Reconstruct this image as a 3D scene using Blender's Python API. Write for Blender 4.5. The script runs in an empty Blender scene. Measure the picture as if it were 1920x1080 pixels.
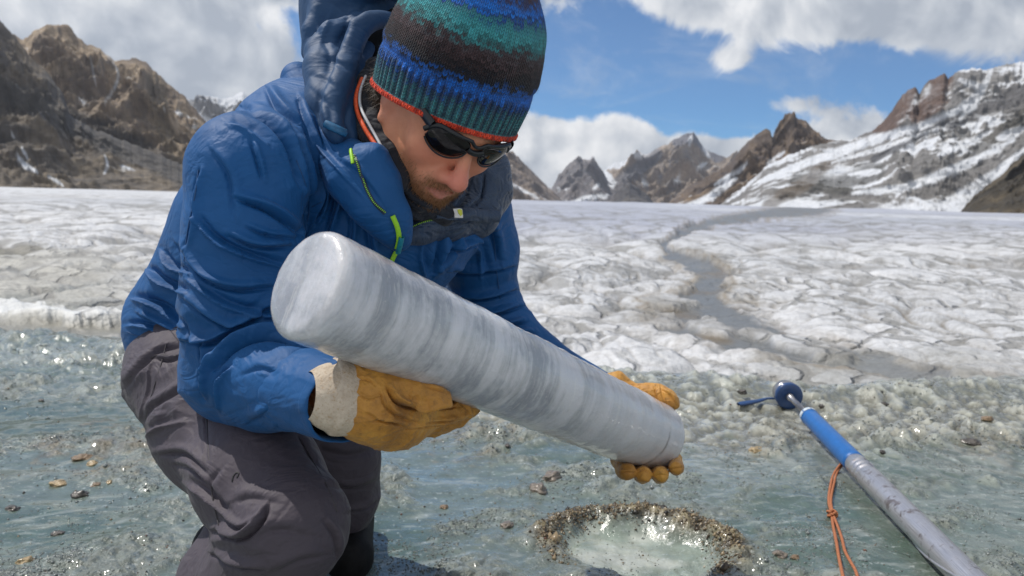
import bpy, math, random
import numpy as np
from mathutils import Vector, Matrix
from mathutils.bvhtree import BVHTree
rnd = random.Random(7)
C = bpy.context.scene.collection
SC = bpy.context.scene
PI = math.pi

# ------------------------------------------------------------------ camera, sky, sun, exposure
H = 0.65
FPX = 1493.0
PITCH = math.radians(6.31)
ROLL = math.radians(1.49)
CAM = np.array([0.0, 0.0, H])
FW = np.array([0, math.cos(PITCH), -math.sin(PITCH)])
_up = np.array([0, math.sin(PITCH), math.cos(PITCH)])
_rt = np.array([1.0, 0, 0])
RT = _rt * math.cos(ROLL) + _up * math.sin(ROLL)
UP = _up * math.cos(ROLL) - _rt * math.sin(ROLL)

cd = bpy.data.cameras.new('camera')
cd.sensor_width = 36
cd.lens = FPX * 36 / 1920
cd.clip_start = 0.05
cd.clip_end = 30000
cd.dof.use_dof = True
cd.dof.focus_distance = 1.02
cd.dof.aperture_fstop = 9.0
cam = bpy.data.objects.new('camera', cd)
C.objects.link(cam)
cam.matrix_world = Matrix(((RT[0], UP[0], -FW[0], 0), (RT[1], UP[1], -FW[1], 0), (RT[2], UP[2], -FW[2], H), (0, 0, 0, 1)))
SC.camera = cam

SUN_DIR = np.array([-0.50, 0.20, 0.84]); SUN_DIR = SUN_DIR / np.linalg.norm(SUN_DIR)
sun_el = math.asin(SUN_DIR[2])
sl = bpy.data.lights.new('sun', 'SUN')
sl.energy = 3.9
sl.angle = math.radians(0.6)
sl.color = (1.0, 0.95, 0.88)
so = bpy.data.objects.new('sun', sl)
C.objects.link(so)
so.rotation_euler = Vector(-SUN_DIR).to_track_quat('-Z', 'Y').to_euler()

SC.view_settings.view_transform = 'Standard'
SC.view_settings.look = 'None'
SC.view_settings.gamma = 1.0
SC.view_settings.exposure = 0.0
SC.cycles.use_denoising = True
SC.cycles.max_bounces = 6
SC.cycles.caustics_reflective = False
SC.cycles.caustics_refractive = False


def K(u, v, d):
    """point seen at photo position (u, v) at depth d"""
    return CAM + d * (FW + (u - 960) / FPX * RT + (540 - v) / FPX * UP)


def G(u, v, z=0.0):
    r = FW + (u - 960) / FPX * RT + (540 - v) / FPX * UP
    return CAM + r * ((z - H) / r[2])


def px(P):
    """photo position and depth of world points"""
    P = np.asarray(P, float) - CAM
    d = P @ FW
    d = np.where(np.abs(d) < 1e-4, 1e-4, d)
    return 960 + FPX * (P @ RT) / d, 540 - FPX * (P @ UP) / d, d


class N:
    """tiny node-graph helper"""
    def __init__(s, nt):
        s.nt = nt; s.n = nt.nodes; s.l = nt.links

    def add(s, t, ins=None, **kw):
        n = s.n.new(t)
        for k, v in kw.items():
            setattr(n, k, v)
        for k, v in (ins or {}).items():
            s.set(n.inputs[k], v)
        return n

    def set(s, inp, v):
        if isinstance(v, bpy.types.NodeSocket):
            s.l.new(v, inp)
        elif isinstance(v, bpy.types.Node):
            s.l.new(v.outputs[0], inp)
        else:
            inp.default_value = v

    def m(s, op, a, b=None, c=None, clamp=False):
        n = s.n.new('ShaderNodeMath'); n.operation = op; n.use_clamp = clamp
        s.set(n.inputs[0], a)
        if b is not None: s.set(n.inputs[1], b)
        if c is not None: s.set(n.inputs[2], c)
        return n.outputs[0]

    def vm(s, op, a, b=None):
        n = s.n.new('ShaderNodeVectorMath'); n.operation = op
        s.set(n.inputs[0], a)
        if b is not None: s.set(n.inputs[1], b)
        return n.outputs[0]

    def mix(s, f, a, b, blend='MIX'):
        n = s.n.new('ShaderNodeMix'); n.data_type = 'RGBA'; n.blend_type = blend
        s.set(n.inputs[0], f)
        s.set(n.inputs[6], a if not isinstance(a, tuple) else (*a[:3], 1))
        s.set(n.inputs[7], b if not isinstance(b, tuple) else (*b[:3], 1))
        return n.outputs[2]

    def ss(s, x, a, b):
        n = s.n.new('ShaderNodeMapRange'); n.interpolation_type = 'SMOOTHSTEP'
        s.set(n.inputs[0], x); s.set(n.inputs[1], a); s.set(n.inputs[2], b)
        return n.outputs[0]

    def noise(s, vec, scale, detail=4, rough=0.55, dist=0.0, ntype='FBM'):
        n = s.n.new('ShaderNodeTexNoise')
        n.noise_type = ntype
        if vec is not None: s.set(n.inputs['Vector'], vec)
        n.inputs['Scale'].default_value = scale
        n.inputs['Detail'].default_value = detail
        n.inputs['Roughness'].default_value = rough
        n.inputs['Distortion'].default_value = dist
        return n.outputs[0]

    def ramp(s, f, stops):
        n = s.n.new('ShaderNodeValToRGB')
        e = n.color_ramp.elements
        while len(e) < len(stops): e.new(0.5)
        for i, (p, c) in enumerate(stops):
            e[i].position = p
            e[i].color = (*c, 1) if len(c) == 3 else c
        s.set(n.inputs[0], f)
        return n.outputs[0]


# world: physical sky with clouds drawn by direction
w = bpy.data.worlds.new('World'); SC.world = w; w.use_nodes = True
g = N(w.node_tree); g.n.clear()
sky = g.add('ShaderNodeTexSky', sky_type='NISHITA', sun_disc=False, sun_elevation=sun_el,
            sun_rotation=math.atan2(SUN_DIR[0], SUN_DIR[1]), altitude=3800.0, air_density=1.0, dust_density=0.3, ozone_density=1.6)
tc = g.add('ShaderNodeTexCoord')
D = tc.outputs['Generated']
sep = g.add('ShaderNodeSeparateXYZ', {0: D})
az = g.m('ARCTAN2', sep.outputs[0], sep.outputs[1])
el = g.m('ARCSINE', sep.outputs[2])
wn = g.noise(D, 5.0, 6, 0.6)
wn2 = g.noise(g.vm('ADD', D, (3.1, 7.7, 1.3)), 5.0, 6, 0.6)
azw = g.m('ADD', az, g.m('MULTIPLY', g.m('SUBTRACT', wn, 0.5), 0.10))
elw = g.m('ADD', el, g.m('MULTIPLY', g.m('SUBTRACT', wn2, 0.5), 0.07))
# (u, v, half width, half height, weight)
BL = [(60, 60, 380, 130, 1.6), (270, 130, 160, 85, 1.4), (-300, 40, 400, 200, 1.0), (150, -110, 320, 70, 1.0), (455, 150, 80, 42, 0.8),
      (500, 0, 60, 16, .5), (1040, 20, 90, 60, 0.65), (1330, 0, 150, 36, .95), (1560, 22, 190, 42, 1.05), (1820, 15, 220, 52, 1.1), (2200, 30, 300, 110, 1.0),
      (1370, 108, 48, 26, 0.75), (1500, 195, 70, 24, 0.85), (1610, 222, 80, 26, 0.8), (1560, 250, 110, 18, .8),
      (1020, 240, 70, 36, 1.3), (1110, 262, 80, 36, 1.3), (1180, 255, 50, 38, 1.0), (1305, 272, 80, 32, 1.1), (1380, 285, 60, 26, 1.0), (1180, 330, 320, 42, 1.5), (1330, 205, 26, 18, .35),
      (1700, -150, 900, 90, 0.9), (2600, 250, 300, 60, 1.0), (-900, 200, 500, 80, 1.0)]
tot = None
for (u, v, ru, rv, wt) in BL:
    p = K(u, v, 1.0) - CAM
    a0 = math.atan2(p[0], p[1]); e0 = math.atan2(p[2], math.hypot(p[0], p[1]))
    dx = g.m('MULTIPLY', g.m('SUBTRACT', azw, a0), FPX / ru)
    dy = g.m('MULTIPLY', g.m('SUBTRACT', elw, e0), FPX / rv)
    r2 = g.m('ADD', g.m('MULTIPLY', dx, dx), g.m('MULTIPLY', dy, dy))
    ex = g.m('MULTIPLY', g.m('EXPONENT', g.m('MULTIPLY', r2, -1.0)), wt)
    tot = ex if tot is None else g.m('ADD', tot, ex)
# unseen broken cloud added behind the camera and overhead for neutral fill light
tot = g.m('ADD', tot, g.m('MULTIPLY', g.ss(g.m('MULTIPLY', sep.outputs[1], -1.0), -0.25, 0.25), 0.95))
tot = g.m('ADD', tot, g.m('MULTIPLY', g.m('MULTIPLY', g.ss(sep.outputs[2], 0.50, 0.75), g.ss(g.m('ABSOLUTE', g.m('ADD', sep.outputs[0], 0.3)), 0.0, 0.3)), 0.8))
fine = g.noise(D, 11.0, 10, 0.66, 0.5)
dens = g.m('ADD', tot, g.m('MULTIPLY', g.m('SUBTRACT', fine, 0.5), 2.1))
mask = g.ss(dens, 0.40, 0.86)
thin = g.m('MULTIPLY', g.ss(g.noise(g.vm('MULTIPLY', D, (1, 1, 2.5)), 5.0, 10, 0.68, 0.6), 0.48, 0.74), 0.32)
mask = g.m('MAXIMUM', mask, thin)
# billow shading: the same noise sampled a little towards the sun
off = (-0.012, 0.0, 0.022)
fs = g.noise(g.vm('ADD', D, off), 11.0, 5, 0.5, 0.4)
f0 = g.noise(D, 11.0, 5, 0.5, 0.4)
lit = g.m('ADD', g.m('MULTIPLY', g.m('SUBTRACT', f0, fs), 3.2), 0.5)
low = g.noise(g.vm('ADD', D, (5, 5, 5)), 4.0, 5, 0.55)
thick = g.ss(tot, 0.8, 2.2)
lit = g.m('SUBTRACT', g.m('ADD', lit, g.m('MULTIPLY', g.m('SUBTRACT', 0.5, low), 1.8)), g.m('MULTIPLY', thick, 0.22), clamp=True)
ccol = g.ramp(lit, [(0.0, (0.42, 0.46, 0.52)), (0.45, (0.63, 0.66, 0.70)), (1.0, (0.96, 0.96, 0.96))])
skc = g.mix(1.0, sky.outputs[0], (0.60, 1.0, 1.28), 'MULTIPLY')
bg1 = g.add('ShaderNodeBackground', {0: skc, 1: 0.088})
bg2 = g.add('ShaderNodeBackground', {0: ccol, 1: 1.0})
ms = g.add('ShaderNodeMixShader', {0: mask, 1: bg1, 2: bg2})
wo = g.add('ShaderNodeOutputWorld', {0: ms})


# ------------------------------------------------------------------ numpy noise
_rs = np.random.RandomState(11)
_P = _rs.permutation(256); _P = np.concatenate([_P, _P, _P])
_G3 = _rs.normal(size=(256, 3)).astype(np.float32); _G3 /= np.linalg.norm(_G3, axis=1)[:, None]


def pn(x, y, z=0.0):
    x = np.asarray(x, np.float32); y = np.asarray(y, np.float32)
    z = np.zeros_like(x) + np.float32(z) if np.isscalar(z) else np.asarray(z, np.float32)
    xi = np.floor(x).astype(np.int64); yi = np.floor(y).astype(np.int64); zi = np.floor(z).astype(np.int64)
    xf = x - xi; yf = y - yi; zf = z - zi
    xi &= 255; yi &= 255; zi &= 255
    f = lambda t: t * t * t * (t * (t * 6 - 15) + 10)
    a, b, c = f(xf), f(yf), f(zf)
    r = 0
    for i in (0, 1):
        wx = a if i else 1 - a
        for j in (0, 1):
            wy = b if j else 1 - b
            for k in (0, 1):
                wz = c if k else 1 - c
                h = _P[_P[_P[xi + i] + yi + j] + zi + k]
                gg = _G3[h]
                r = r + wx * wy * wz * (gg[..., 0] * (xf - i) + gg[..., 1] * (yf - j) + gg[..., 2] * (zf - k))
    return r * 1.7


def fbm(x, y, z=0.0, o=4, gain=0.5):
    r = 0; a = 1.0; t = 0
    for i in range(o):
        s = 2.03 ** i
        r = r + a * pn(x * s + 17 * i, y * s - 9 * i, z * s if not np.isscalar(z) else z + 5 * i)
        t += a; a *= gain
    return r / t


def ridged(x, y, z=0.0, o=5, gain=0.55):
    r = 0; a = 1.0; t = 0; p = 1.0
    for i in range(o):
        s = 2.07 ** i
        n = 1 - np.abs(pn(x * s + 13 * i, y * s + 31 * i, z * s if not np.isscalar(z) else z + 3 * i)) * 1.6
        n = np.clip(n, 0, 1) ** 2
        r = r + a * n * p; p = np.clip(n * 1.4, 0.2, 1); t += a; a *= gain
    return r / t


def sm(x, a, b):
    t = np.clip((x - a) / (b - a), 0, 1)
    return t * t * (3 - 2 * t)


# ------------------------------------------------------------------ mesh helpers
def set_props(o, label=None, cat=None, group=None, kind=None):
    if label: o['label'] = label
    if cat: o['category'] = cat
    if group: o['group'] = group
    if kind: o['kind'] = kind
    return o


def mk(name, V, F, mat, parent=None, smooth=True, attrs=None, uv=None):
    V = np.asarray(V, np.float32); F = np.asarray(F, np.int32)
    me = bpy.data.meshes.new(name)
    me.vertices.add(len(V)); me.vertices.foreach_set('co', V.ravel())
    k = F.shape[1]
    me.loops.add(F.size); me.loops.foreach_set('vertex_index', F.ravel())
    me.polygons.add(len(F)); me.polygons.foreach_set('loop_start', np.arange(0, F.size, k, dtype=np.int32))
    if attrs:
        for an, val in attrs.items():
            val = np.asarray(val, np.float32)
            if val.ndim == 2:
                a = me.attributes.new(an, 'FLOAT_COLOR', 'POINT')
                a.data.foreach_set('color', np.c_[val, np.ones(len(val), np.float32)].ravel().astype(np.float32))
            else:
                a = me.attributes.new(an, 'FLOAT', 'POINT')
                a.data.foreach_set('value', val)
    me.update(calc_edges=True)
    me.validate()
    if smooth: me.polygons.foreach_set('use_smooth', np.ones(len(me.polygons), bool))
    if uv is not None:
        ul = me.uv_layers.new(name='UVMap')
        li = np.empty(len(me.loops), np.int32); me.loops.foreach_get('vertex_index', li)
        ul.data.foreach_set('uv', np.asarray(uv, np.float32)[li].ravel())
    o = bpy.data.objects.new(name, me)
    if mat: me.materials.append(mat)
    C.objects.link(o)
    if parent: o.parent = parent; o.matrix_parent_inverse = parent.matrix_world.inverted()
    return o


def empty(name, loc, label, cat, group=None):
    o = bpy.data.objects.new(name, None); C.objects.link(o); o.location = Vector(loc)
    set_props(o, label, cat, group)
    bpy.context.view_layer.update()
    return o


def grid_faces(nr, nc, wrap=False):
    r = np.arange(nr - 1)[:, None]; c = np.arange(nc if wrap else nc - 1)[None]
    c2 = (c + 1) % nc
    return np.stack([r * nc + c, r * nc + c2, (r + 1) * nc + c2, (r + 1) * nc + c], -1).reshape(-1, 4)


def normals(V, F):
    n = np.zeros_like(V)
    a, b, c, d = (V[F[:, i]] for i in (0, 1, 2, 3))
    fn = np.cross(c - a, d - b)
    for i in range(4):
        for k in range(3):
            n[:, k] += np.bincount(F[:, i], fn[:, k], len(V))
    return n / (np.linalg.norm(n, axis=1)[:, None] + 1e-12)


def frames(P):
    """tangent, n, b for a polyline"""
    P = np.asarray(P, float)
    T = np.gradient(P, axis=0); T /= np.linalg.norm(T, axis=1)[:, None] + 1e-12
    ref = np.array([0, 0, 1.0]) if abs(T[0, 2]) < 0.9 else np.array([1.0, 0, 0])
    Nn = []; n = np.cross(T[0], ref); n /= np.linalg.norm(n)
    for t in T:
        n = n - t * (n @ t); n /= np.linalg.norm(n) + 1e-12; Nn.append(n)
    Nn = np.array(Nn)
    return T, Nn, np.cross(T, Nn)


def spline(P, n=8):
    """Catmull-Rom through points (any dimension)"""
    P = np.asarray(P, float)
    if len(P) < 3:
        t = np.linspace(0, 1, n + 1)[:, None]
        return P[0] * (1 - t) + P[1] * t
    Q = np.vstack([2 * P[0] - P[1], P, 2 * P[-1] - P[-2]])
    out = []
    for i in range(1, len(Q) - 2):
        t = np.linspace(0, 1, n, endpoint=False)[:, None]
        a, b, c, d = Q[i - 1], Q[i], Q[i + 1], Q[i + 2]
        out.append(0.5 * (2 * b + (c - a) * t + (2 * a - 5 * b + 4 * c - d) * t ** 2 + (3 * b - a - 3 * c + d) * t ** 3))
    out.append(P[-1:])
    return np.vstack(out)


def tube_vf(P, R, ns=10, cap=True):
    P = np.asarray(P, float); R = np.zeros(len(P)) + R
    T, A, B = frames(P)
    th = np.linspace(0, 2 * PI, ns, endpoint=False)
    V = P[:, None] + R[:, None, None] * (A[:, None] * np.cos(th)[None, :, None] + B[:, None] * np.sin(th)[None, :, None])
    V = V.reshape(-1, 3)
    F = grid_faces(len(P), ns, True)
    if cap:
        V = np.vstack([V, P[0], P[-1]])
        i = np.arange(ns); j = (i + 1) % ns; a = len(V) - 2; b = len(V) - 1; o = (len(P) - 1) * ns
        F = np.vstack([F, np.c_[j, i, i * 0 + a, i * 0 + a], np.c_[o + i, o + j, i * 0 + b, i * 0 + b]])
    return V, F


def tube(name, P, R, mat, parent=None, ns=10):
    V, F = tube_vf(P, R, ns)
    return mk(name, V, F, mat, parent)


def merge(parts):
    Vs, Fs, o = [], [], 0
    for V, F in parts:
        Vs.append(V); Fs.append(np.asarray(F) + o); o += len(V)
    return np.vstack(Vs), np.vstack(Fs)


def lathe(A, B, prof, ns=48):
    """profile [(t in metres along A->B, radius)]; closed at ends"""
    A = np.asarray(A, float); B = np.asarray(B, float)
    ax = (B - A) / np.linalg.norm(B - A)
    ref = np.array([0, 0, 1.0]) if abs(ax[2]) < .9 else np.array([1.0, 0, 0])
    n = np.cross(ax, ref); n /= np.linalg.norm(n); b = np.cross(ax, n)
    th = np.linspace(0, 2 * PI, ns, endpoint=False)
    ring = n * np.cos(th)[:, None] + b * np.sin(th)[:, None]
    V = np.vstack([A + ax * t + ring * max(r, 1e-5) for t, r in prof])
    return V, grid_faces(len(prof), ns, True)


# ------------------------------------------------------------------ signed-distance modelling
class Sdf:
    def __init__(s, h, k=0.02):
        s.h = h; s.k = k; s.pr = []

    def cone(s, a, b, r1, r2, k=None, sub=False):
        s.pr.append(('c', np.asarray(a, float), np.asarray(b, float), r1, r2, s.k if k is None else k, sub)); return s

    def ell(s, c, r, M=None, k=None, sub=False):
        s.pr.append(('e', np.asarray(c, float), np.asarray(r, float), M, 0, s.k if k is None else k, sub)); return s

    def chain(s, pts, k=None, sub=False, sp=0):
        """pts: (u, v, depth, radius in photo pixels)"""
        if sp: pts = spline(pts, sp)
        W = [(K(u, v, d), r * d / FPX) for u, v, d, r in pts]
        for (a, r1), (b, r2) in zip(W[:-1], W[1:]): s.cone(a, b, r1, r2, k, sub)
        return s

    def build(s):
        h = s.h
        bb = []
        for p in s.pr:
            if p[0] == 'c': lo = np.minimum(p[1] - p[3], p[2] - p[4]); hi = np.maximum(p[1] + p[3], p[2] + p[4])
            else: R = max(p[2]); lo = p[1] - R; hi = p[1] + R
            bb.append((lo, hi))
        lo = np.min([b[0] for b, p in zip(bb, s.pr) if not p[6]], 0) - 0.02
        hi = np.max([b[1] for b, p in zip(bb, s.pr) if not p[6]], 0) + 0.02
        n = np.ceil((hi - lo) / h).astype(int) + 1
        Fd = np.full(n, 0.05, np.float32)
        ax = [(lo[i] + h * np.arange(n[i])).astype(np.float32) for i in range(3)]
        for p, (l, u) in zip(s.pr, bb):
            k = p[5]; m = max(k, 0.012) + 2 * h + (0.03 if not p[6] else 0)
            i0 = np.clip(((l - m - lo) / h).astype(int), 0, n - 1); i1 = np.clip(((u + m - lo) / h).astype(int) + 2, 1, n)
            if np.any(i1 <= i0): continue
            sl_ = tuple(slice(a, b) for a, b in zip(i0, i1))
            X = ax[0][sl_[0]][:, None, None]; Y = ax[1][sl_[1]][None, :, None]; Z = ax[2][sl_[2]][None, None, :]
            if p[0] == 'c':
                a, b, r1, r2 = p[1], p[2], p[3], p[4]
                d = (b - a); L2 = float(d @ d) + 1e-12
                t = ((X - a[0]) * d[0] + (Y - a[1]) * d[1] + (Z - a[2]) * d[2]) / L2
                # true round cone: shift the foot point with the taper
                L = math.sqrt(L2); sl2 = (r1 - r2) / L
                px_ = (X - a[0] - t * d[0]) ** 2 + (Y - a[1] - t * d[1]) ** 2 + (Z - a[2] - t * d[2]) ** 2
                rr = np.sqrt(px_)
                t = np.clip(t - rr * sl2 / L / math.sqrt(max(1e-3, 1 - sl2 * sl2)) if abs(sl2) < 0.95 else t, 0, 1)
                q = np.sqrt((X - a[0] - t * d[0]) ** 2 + (Y - a[1] - t * d[1]) ** 2 + (Z - a[2] - t * d[2]) ** 2) - (r1 + t * (r2 - r1))
            else:
                c, r, M = p[1], p[2], p[3]
                dx, dy, dz = X - c[0], Y - c[1], Z - c[2]
                if M is not None:
                    dx, dy, dz = (dx * M[0][0] + dy * M[0][1] + dz * M[0][2], dx * M[1][0] + dy * M[1][1] + dz * M[1][2], dx * M[2][0] + dy * M[2][1] + dz * M[2][2])
                k0 = np.sqrt((dx / r[0]) ** 2 + (dy / r[1]) ** 2 + (dz / r[2]) ** 2)
                k1 = np.sqrt((dx / r[0] ** 2) ** 2 + (dy / r[1] ** 2) ** 2 + (dz / r[2] ** 2) ** 2)
                q = k0 * (k0 - 1) / (k1 + 1e-9)
            q = q.astype(np.float32); f = Fd[sl_]
            if p[6]:
                q = -q; hh = np.clip(k - np.abs(f - q), 0, None) / k if k > 0 else 0
                Fd[sl_] = np.maximum(f, q) + hh * hh * k * 0.25
            else:
                hh = np.clip(k - np.abs(f - q), 0, None) / k if k > 0 else 0
                Fd[sl_] = np.minimum(f, q) - hh * hh * k * 0.25
        return nets(Fd, lo, h)


def nets(f, lo, h):
    ins = f < 0
    nx, ny, nz = f.shape
    cnt = np.zeros((nx - 1, ny - 1, nz - 1), np.uint8)
    for i in (0, 1):
        for j in (0, 1):
            for k in (0, 1):
                cnt += ins[i:nx - 1 + i, j:ny - 1 + j, k:nz - 1 + k]
    act = (cnt > 0) & (cnt < 8)
    ci = np.argwhere(act)
    idx = np.full(act.shape, -1, np.int32); idx[act] = np.arange(len(ci))
    cs = [(i, j, k) for i in (0, 1) for j in (0, 1) for k in (0, 1)]
    acc = np.zeros((len(ci), 3)); num = np.zeros(len(ci))
    vals = {c: f[ci[:, 0] + c[0], ci[:, 1] + c[1], ci[:, 2] + c[2]] for c in cs}
    for a in cs:
        for d in range(3):
            if a[d]: continue
            b = list(a); b[d] = 1; b = tuple(b)
            va, vb = vals[a], vals[b]
            cr = (va < 0) != (vb < 0)
            t = va / np.where(cr, va - vb, 1)
            pt = np.tile(np.array(a, float), (len(ci), 1)); pt[:, d] = t
            acc += np.where(cr[:, None], pt, 0); num += cr
    V = (ci + acc / num[:, None]) * h + lo
    Fs = []
    for d in range(3):
        e1, e2 = [(1, 2), (2, 0), (0, 1)][d]
        sl0 = [slice(None)] * 3; sl1 = [slice(None)] * 3
        sl0[d] = slice(0, -1); sl1[d] = slice(1, None)
        cr = ins[tuple(sl0)] != ins[tuple(sl1)]
        q = np.argwhere(cr)
        q = q[(q[:, e1] > 0) & (q[:, e2] > 0) & (q[:, e1] < f.shape[e1] - 1) & (q[:, e2] < f.shape[e2] - 1)]
        pos = ins[q[:, 0], q[:, 1], q[:, 2]]
        def cell(o1, o2):
            c = q.copy(); c[:, e1] -= o1; c[:, e2] -= o2
            return idx[c[:, 0], c[:, 1], c[:, 2]]
        quad = np.stack([cell(1, 1), cell(0, 1), cell(0, 0), cell(1, 0)], 1)
        quad[~pos] = quad[~pos][:, ::-1]
        Fs.append(quad)
    F = np.vstack(Fs)
    return V, F[(F >= 0).all(1)]


def relax(V, F, it=1, lam=0.5):
    for _ in range(it):
        s = np.zeros_like(V); c = np.zeros(len(V))
        for a, b in ((0, 1), (1, 2), (2, 3), (3, 0)):
            for k in range(3):
                s[:, k] += np.bincount(F[:, a], V[F[:, b], k], len(V)) + np.bincount(F[:, b], V[F[:, a], k], len(V))
            c += np.bincount(F[:, a], minlength=len(V)) + np.bincount(F[:, b], minlength=len(V))
        V = V + lam * (s / c[:, None] - V)
    return V


def subdivide(V, F):
    """split every quad in four (linear), for finer folds"""
    e = np.sort(np.stack([F, np.roll(F, -1, 1)], -1).reshape(-1, 2), 1)
    key = e[:, 0].astype(np.int64) * len(V) + e[:, 1]
    uq, inv = np.unique(key, return_inverse=True)
    ev = np.stack([uq // len(V), uq % len(V)], 1)
    EV = V[ev].mean(1); CV = V[F].mean(1)
    nV = np.vstack([V, EV, CV])
    E = inv.reshape(-1, 4) + len(V); c = np.arange(len(F)) + len(V) + len(EV)
    nF = np.vstack([np.stack([F[:, i], E[:, i], c, E[:, i - 1]], 1) for i in range(4)])
    return nV, nF


def seg_dist(u, v, P):
    """signed distance to polyline in photo space, and parameter 0..1"""
    P = np.asarray(P, float)
    best = np.full(u.shape, 1e9); sg = np.zeros(u.shape); tt = np.zeros(u.shape)
    n = len(P) - 1
    for i in range(n):
        a, b = P[i], P[i + 1]; d = b - a; L = d @ d + 1e-9
        t0 = ((u - a[0]) * d[0] + (v - a[1]) * d[1]) / L
        t = np.clip(t0, 0, 1)
        ex, ey = u - a[0] - t * d[0], v - a[1] - t * d[1]
        ds = np.hypot(ex, ey); m = ds < best
        best = np.where(m, ds, best); sg = np.where(m, np.sign(d[0] * ey - d[1] * ex), sg); tt = np.where(m, (i + t) / n, tt)
    return best * sg, tt


def folds(V, F, FO, depth_max=9):
    """cloth folds: each is a curve over the garment; a ridge falling sharply into a crease on its right-hand side"""
    Nn = normals(V, F)
    u, v, d = px(V)
    vd = V - CAM; vd /= np.linalg.norm(vd, axis=1)[:, None]
    face = np.clip(-(Nn * vd).sum(1) * 2.5 + 0.15, 0, 1)
    disp = np.zeros(len(V))
    for fo in FO:
        P, A, wd = fo[0], fo[1], fo[2]
        P = spline(P, 6)
        lo = P.min(0) - wd * 4; hi = P.max(0) + wd * 4
        m = (u > lo[0]) & (u < hi[0]) & (v > lo[1]) & (v < hi[1]) & (face > 0)
        if not m.any(): continue
        s, t = seg_dist(u[m], v[m], P)
        env = np.clip(np.sin(PI * np.clip(t * 0.94 + 0.03, 0, 1)), 0, 1) ** 0.6
        x = s / wd
        prof = np.where(x < 0, np.exp(-(x + 0.55) ** 2 / 0.9), np.exp(-0.336) - 0.0 * x) \
            if False else 1.0 * np.exp(-((x + 0.8) / 0.9) ** 2) - 1.15 * np.exp(-((x - 0.25) / 0.42) ** 2)
        disp[m] += A * env * prof * face[m]
    return V + Nn * disp[:, None], Nn


# ------------------------------------------------------------------ materials
def newmat(name):
    m = bpy.data.materials.new(name); m.use_nodes = True
    g = N(m.node_tree); g.n.clear()
    b = g.add('ShaderNodeBsdfPrincipled'); o = g.add('ShaderNodeOutputMaterial', {0: b.outputs[0]})
    return m, g, b


def bump(g, b, h, strength=0.5, dist=0.01, nrm=None):
    n = g.add('ShaderNodeBump', {'Strength': strength, 'Distance': dist, 'Height': h})
    if nrm is not None: g.set(n.inputs['Normal'], nrm)
    g.set(b.inputs['Normal'], n.outputs[0])
    return n.outputs[0]


def obj_co(g): return g.add('ShaderNodeTexCoord').outputs['Object']


def simple(name, col, rough=0.6, metal=0.0, var=0.15, scale=40, bs=0.2, bd=0.001, sheen=0.0, spec=0.5, coat=0.0):
    m, g, b = newmat(name)
    co = obj_co(g)
    n = g.noise(co, scale, 5, 0.6)
    c2 = tuple(min(1, c * (1 + var)) for c in col); c1 = tuple(c * (1 - var) for c in col)
    g.set(b.inputs['Base Color'], g.ramp(n, [(0.3, c1), (0.7, c2)]))
    b.inputs['Roughness'].default_value = rough; b.inputs['Metallic'].default_value = metal
    b.inputs['Sheen Weight'].default_value = sheen; b.inputs['Specular IOR Level'].default_value = spec
    b.inputs['Coat Weight'].default_value = coat
    bump(g, b, g.noise(co, scale * 4, 4, 0.6), bs, bd)
    return m


def fabric(name, col, rough=0.55, scale=1.0, sheen=0.1, wr=0.5, var=0.12, spec=0.4):
    m, g, b = newmat(name)
    co = obj_co(g)
    n = g.noise(co, 7 * scale, 4, 0.6)
    n2 = g.noise(co, 60, 4, 0.7)
    c1 = tuple(c * (1 - var) for c in col); c2 = tuple(min(1, c * (1 + var)) for c in col)
    cc = g.ramp(n, [(0.3, c1), (0.7, c2)])
    cc = g.mix(g.m('MULTIPLY', g.ss(n2, 0.58, 0.8), 0.18), cc, tuple(min(1, c * 1.3 + 0.03) for c in col))
    g.set(b.inputs['Base Color'], cc)
    g.set(b.inputs['Roughness'], g.m('ADD', g.m('MULTIPLY', n2, 0.15), rough - 0.07))
    b.inputs['Sheen Weight'].default_value = sheen
    b.inputs['Specular IOR Level'].default_value = spec
    # soft crumple, ripples and weave
    cr = g.noise(co, 22 * scale, 3, 0.5, 1.2)
    cr2 = g.noise(g.vm('ADD', co, (4, 2, 9)), 55 * scale, 4, 0.55, 0.8)
    wv = g.add('ShaderNodeTexWave', {'Vector': co, 'Scale': 420.0, 'Distortion': 1.0, 'Detail': 1.0})
    h = g.m('ADD', g.m('MULTIPLY', cr, 1.0), g.m('MULTIPLY', cr2, 0.28))
    h = g.m('ADD', h, g.m('MULTIPLY', wv.outputs[1], 0.02))
    rc = g.m('ABSOLUTE', g.m('SUBTRACT', g.noise(g.vm('ADD', g.vm('MULTIPLY', co, (1, 1, 1.7)), (1, 5, 2)), 8 * scale, 3, 0.5, 1.6), 0.5))
    h = g.m('ADD', h, g.m('MULTIPLY', g.ss(rc, 0.0, 0.10), 0.40))
    bump(g, b, h, wr, 0.02)
    return m


# ------------------------------------------------------------------ ground: one sheet of glacier ice out to the horizon
def crest_y(x):
    """distance of the wet foreground rise's far edge"""
    u = 960 + 1493 * x / 3.0
    return np.interp(u, [-400, 0, 240, 500, 1000, 1150, 1400, 1500, 1700, 1920, 2300], [3.35, 3.4, 3.3, 3.2, 2.95, 2.85, 2.85, 2.8, 2.85, 2.95, 3.0])


HOLE = G(1200, 1022)[:2]
HR = 0.150
STREAM = [(1520, 392, 40), (1420, 404, 26), (1330, 420, 22), (1290, 438, 20), (1240, 466, 9), (1262, 482, 14), (1310, 500, 34), (1345, 525, 30), (1325, 550, 40), (1300, 575, 62),
          (1330, 605, 90), (1390, 632, 105), (1470, 655, 80), (1580, 684, 62), (1700, 706, 52), (1830, 724, 44), (2000, 745, 44), (2300, 780, 60)]


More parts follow.
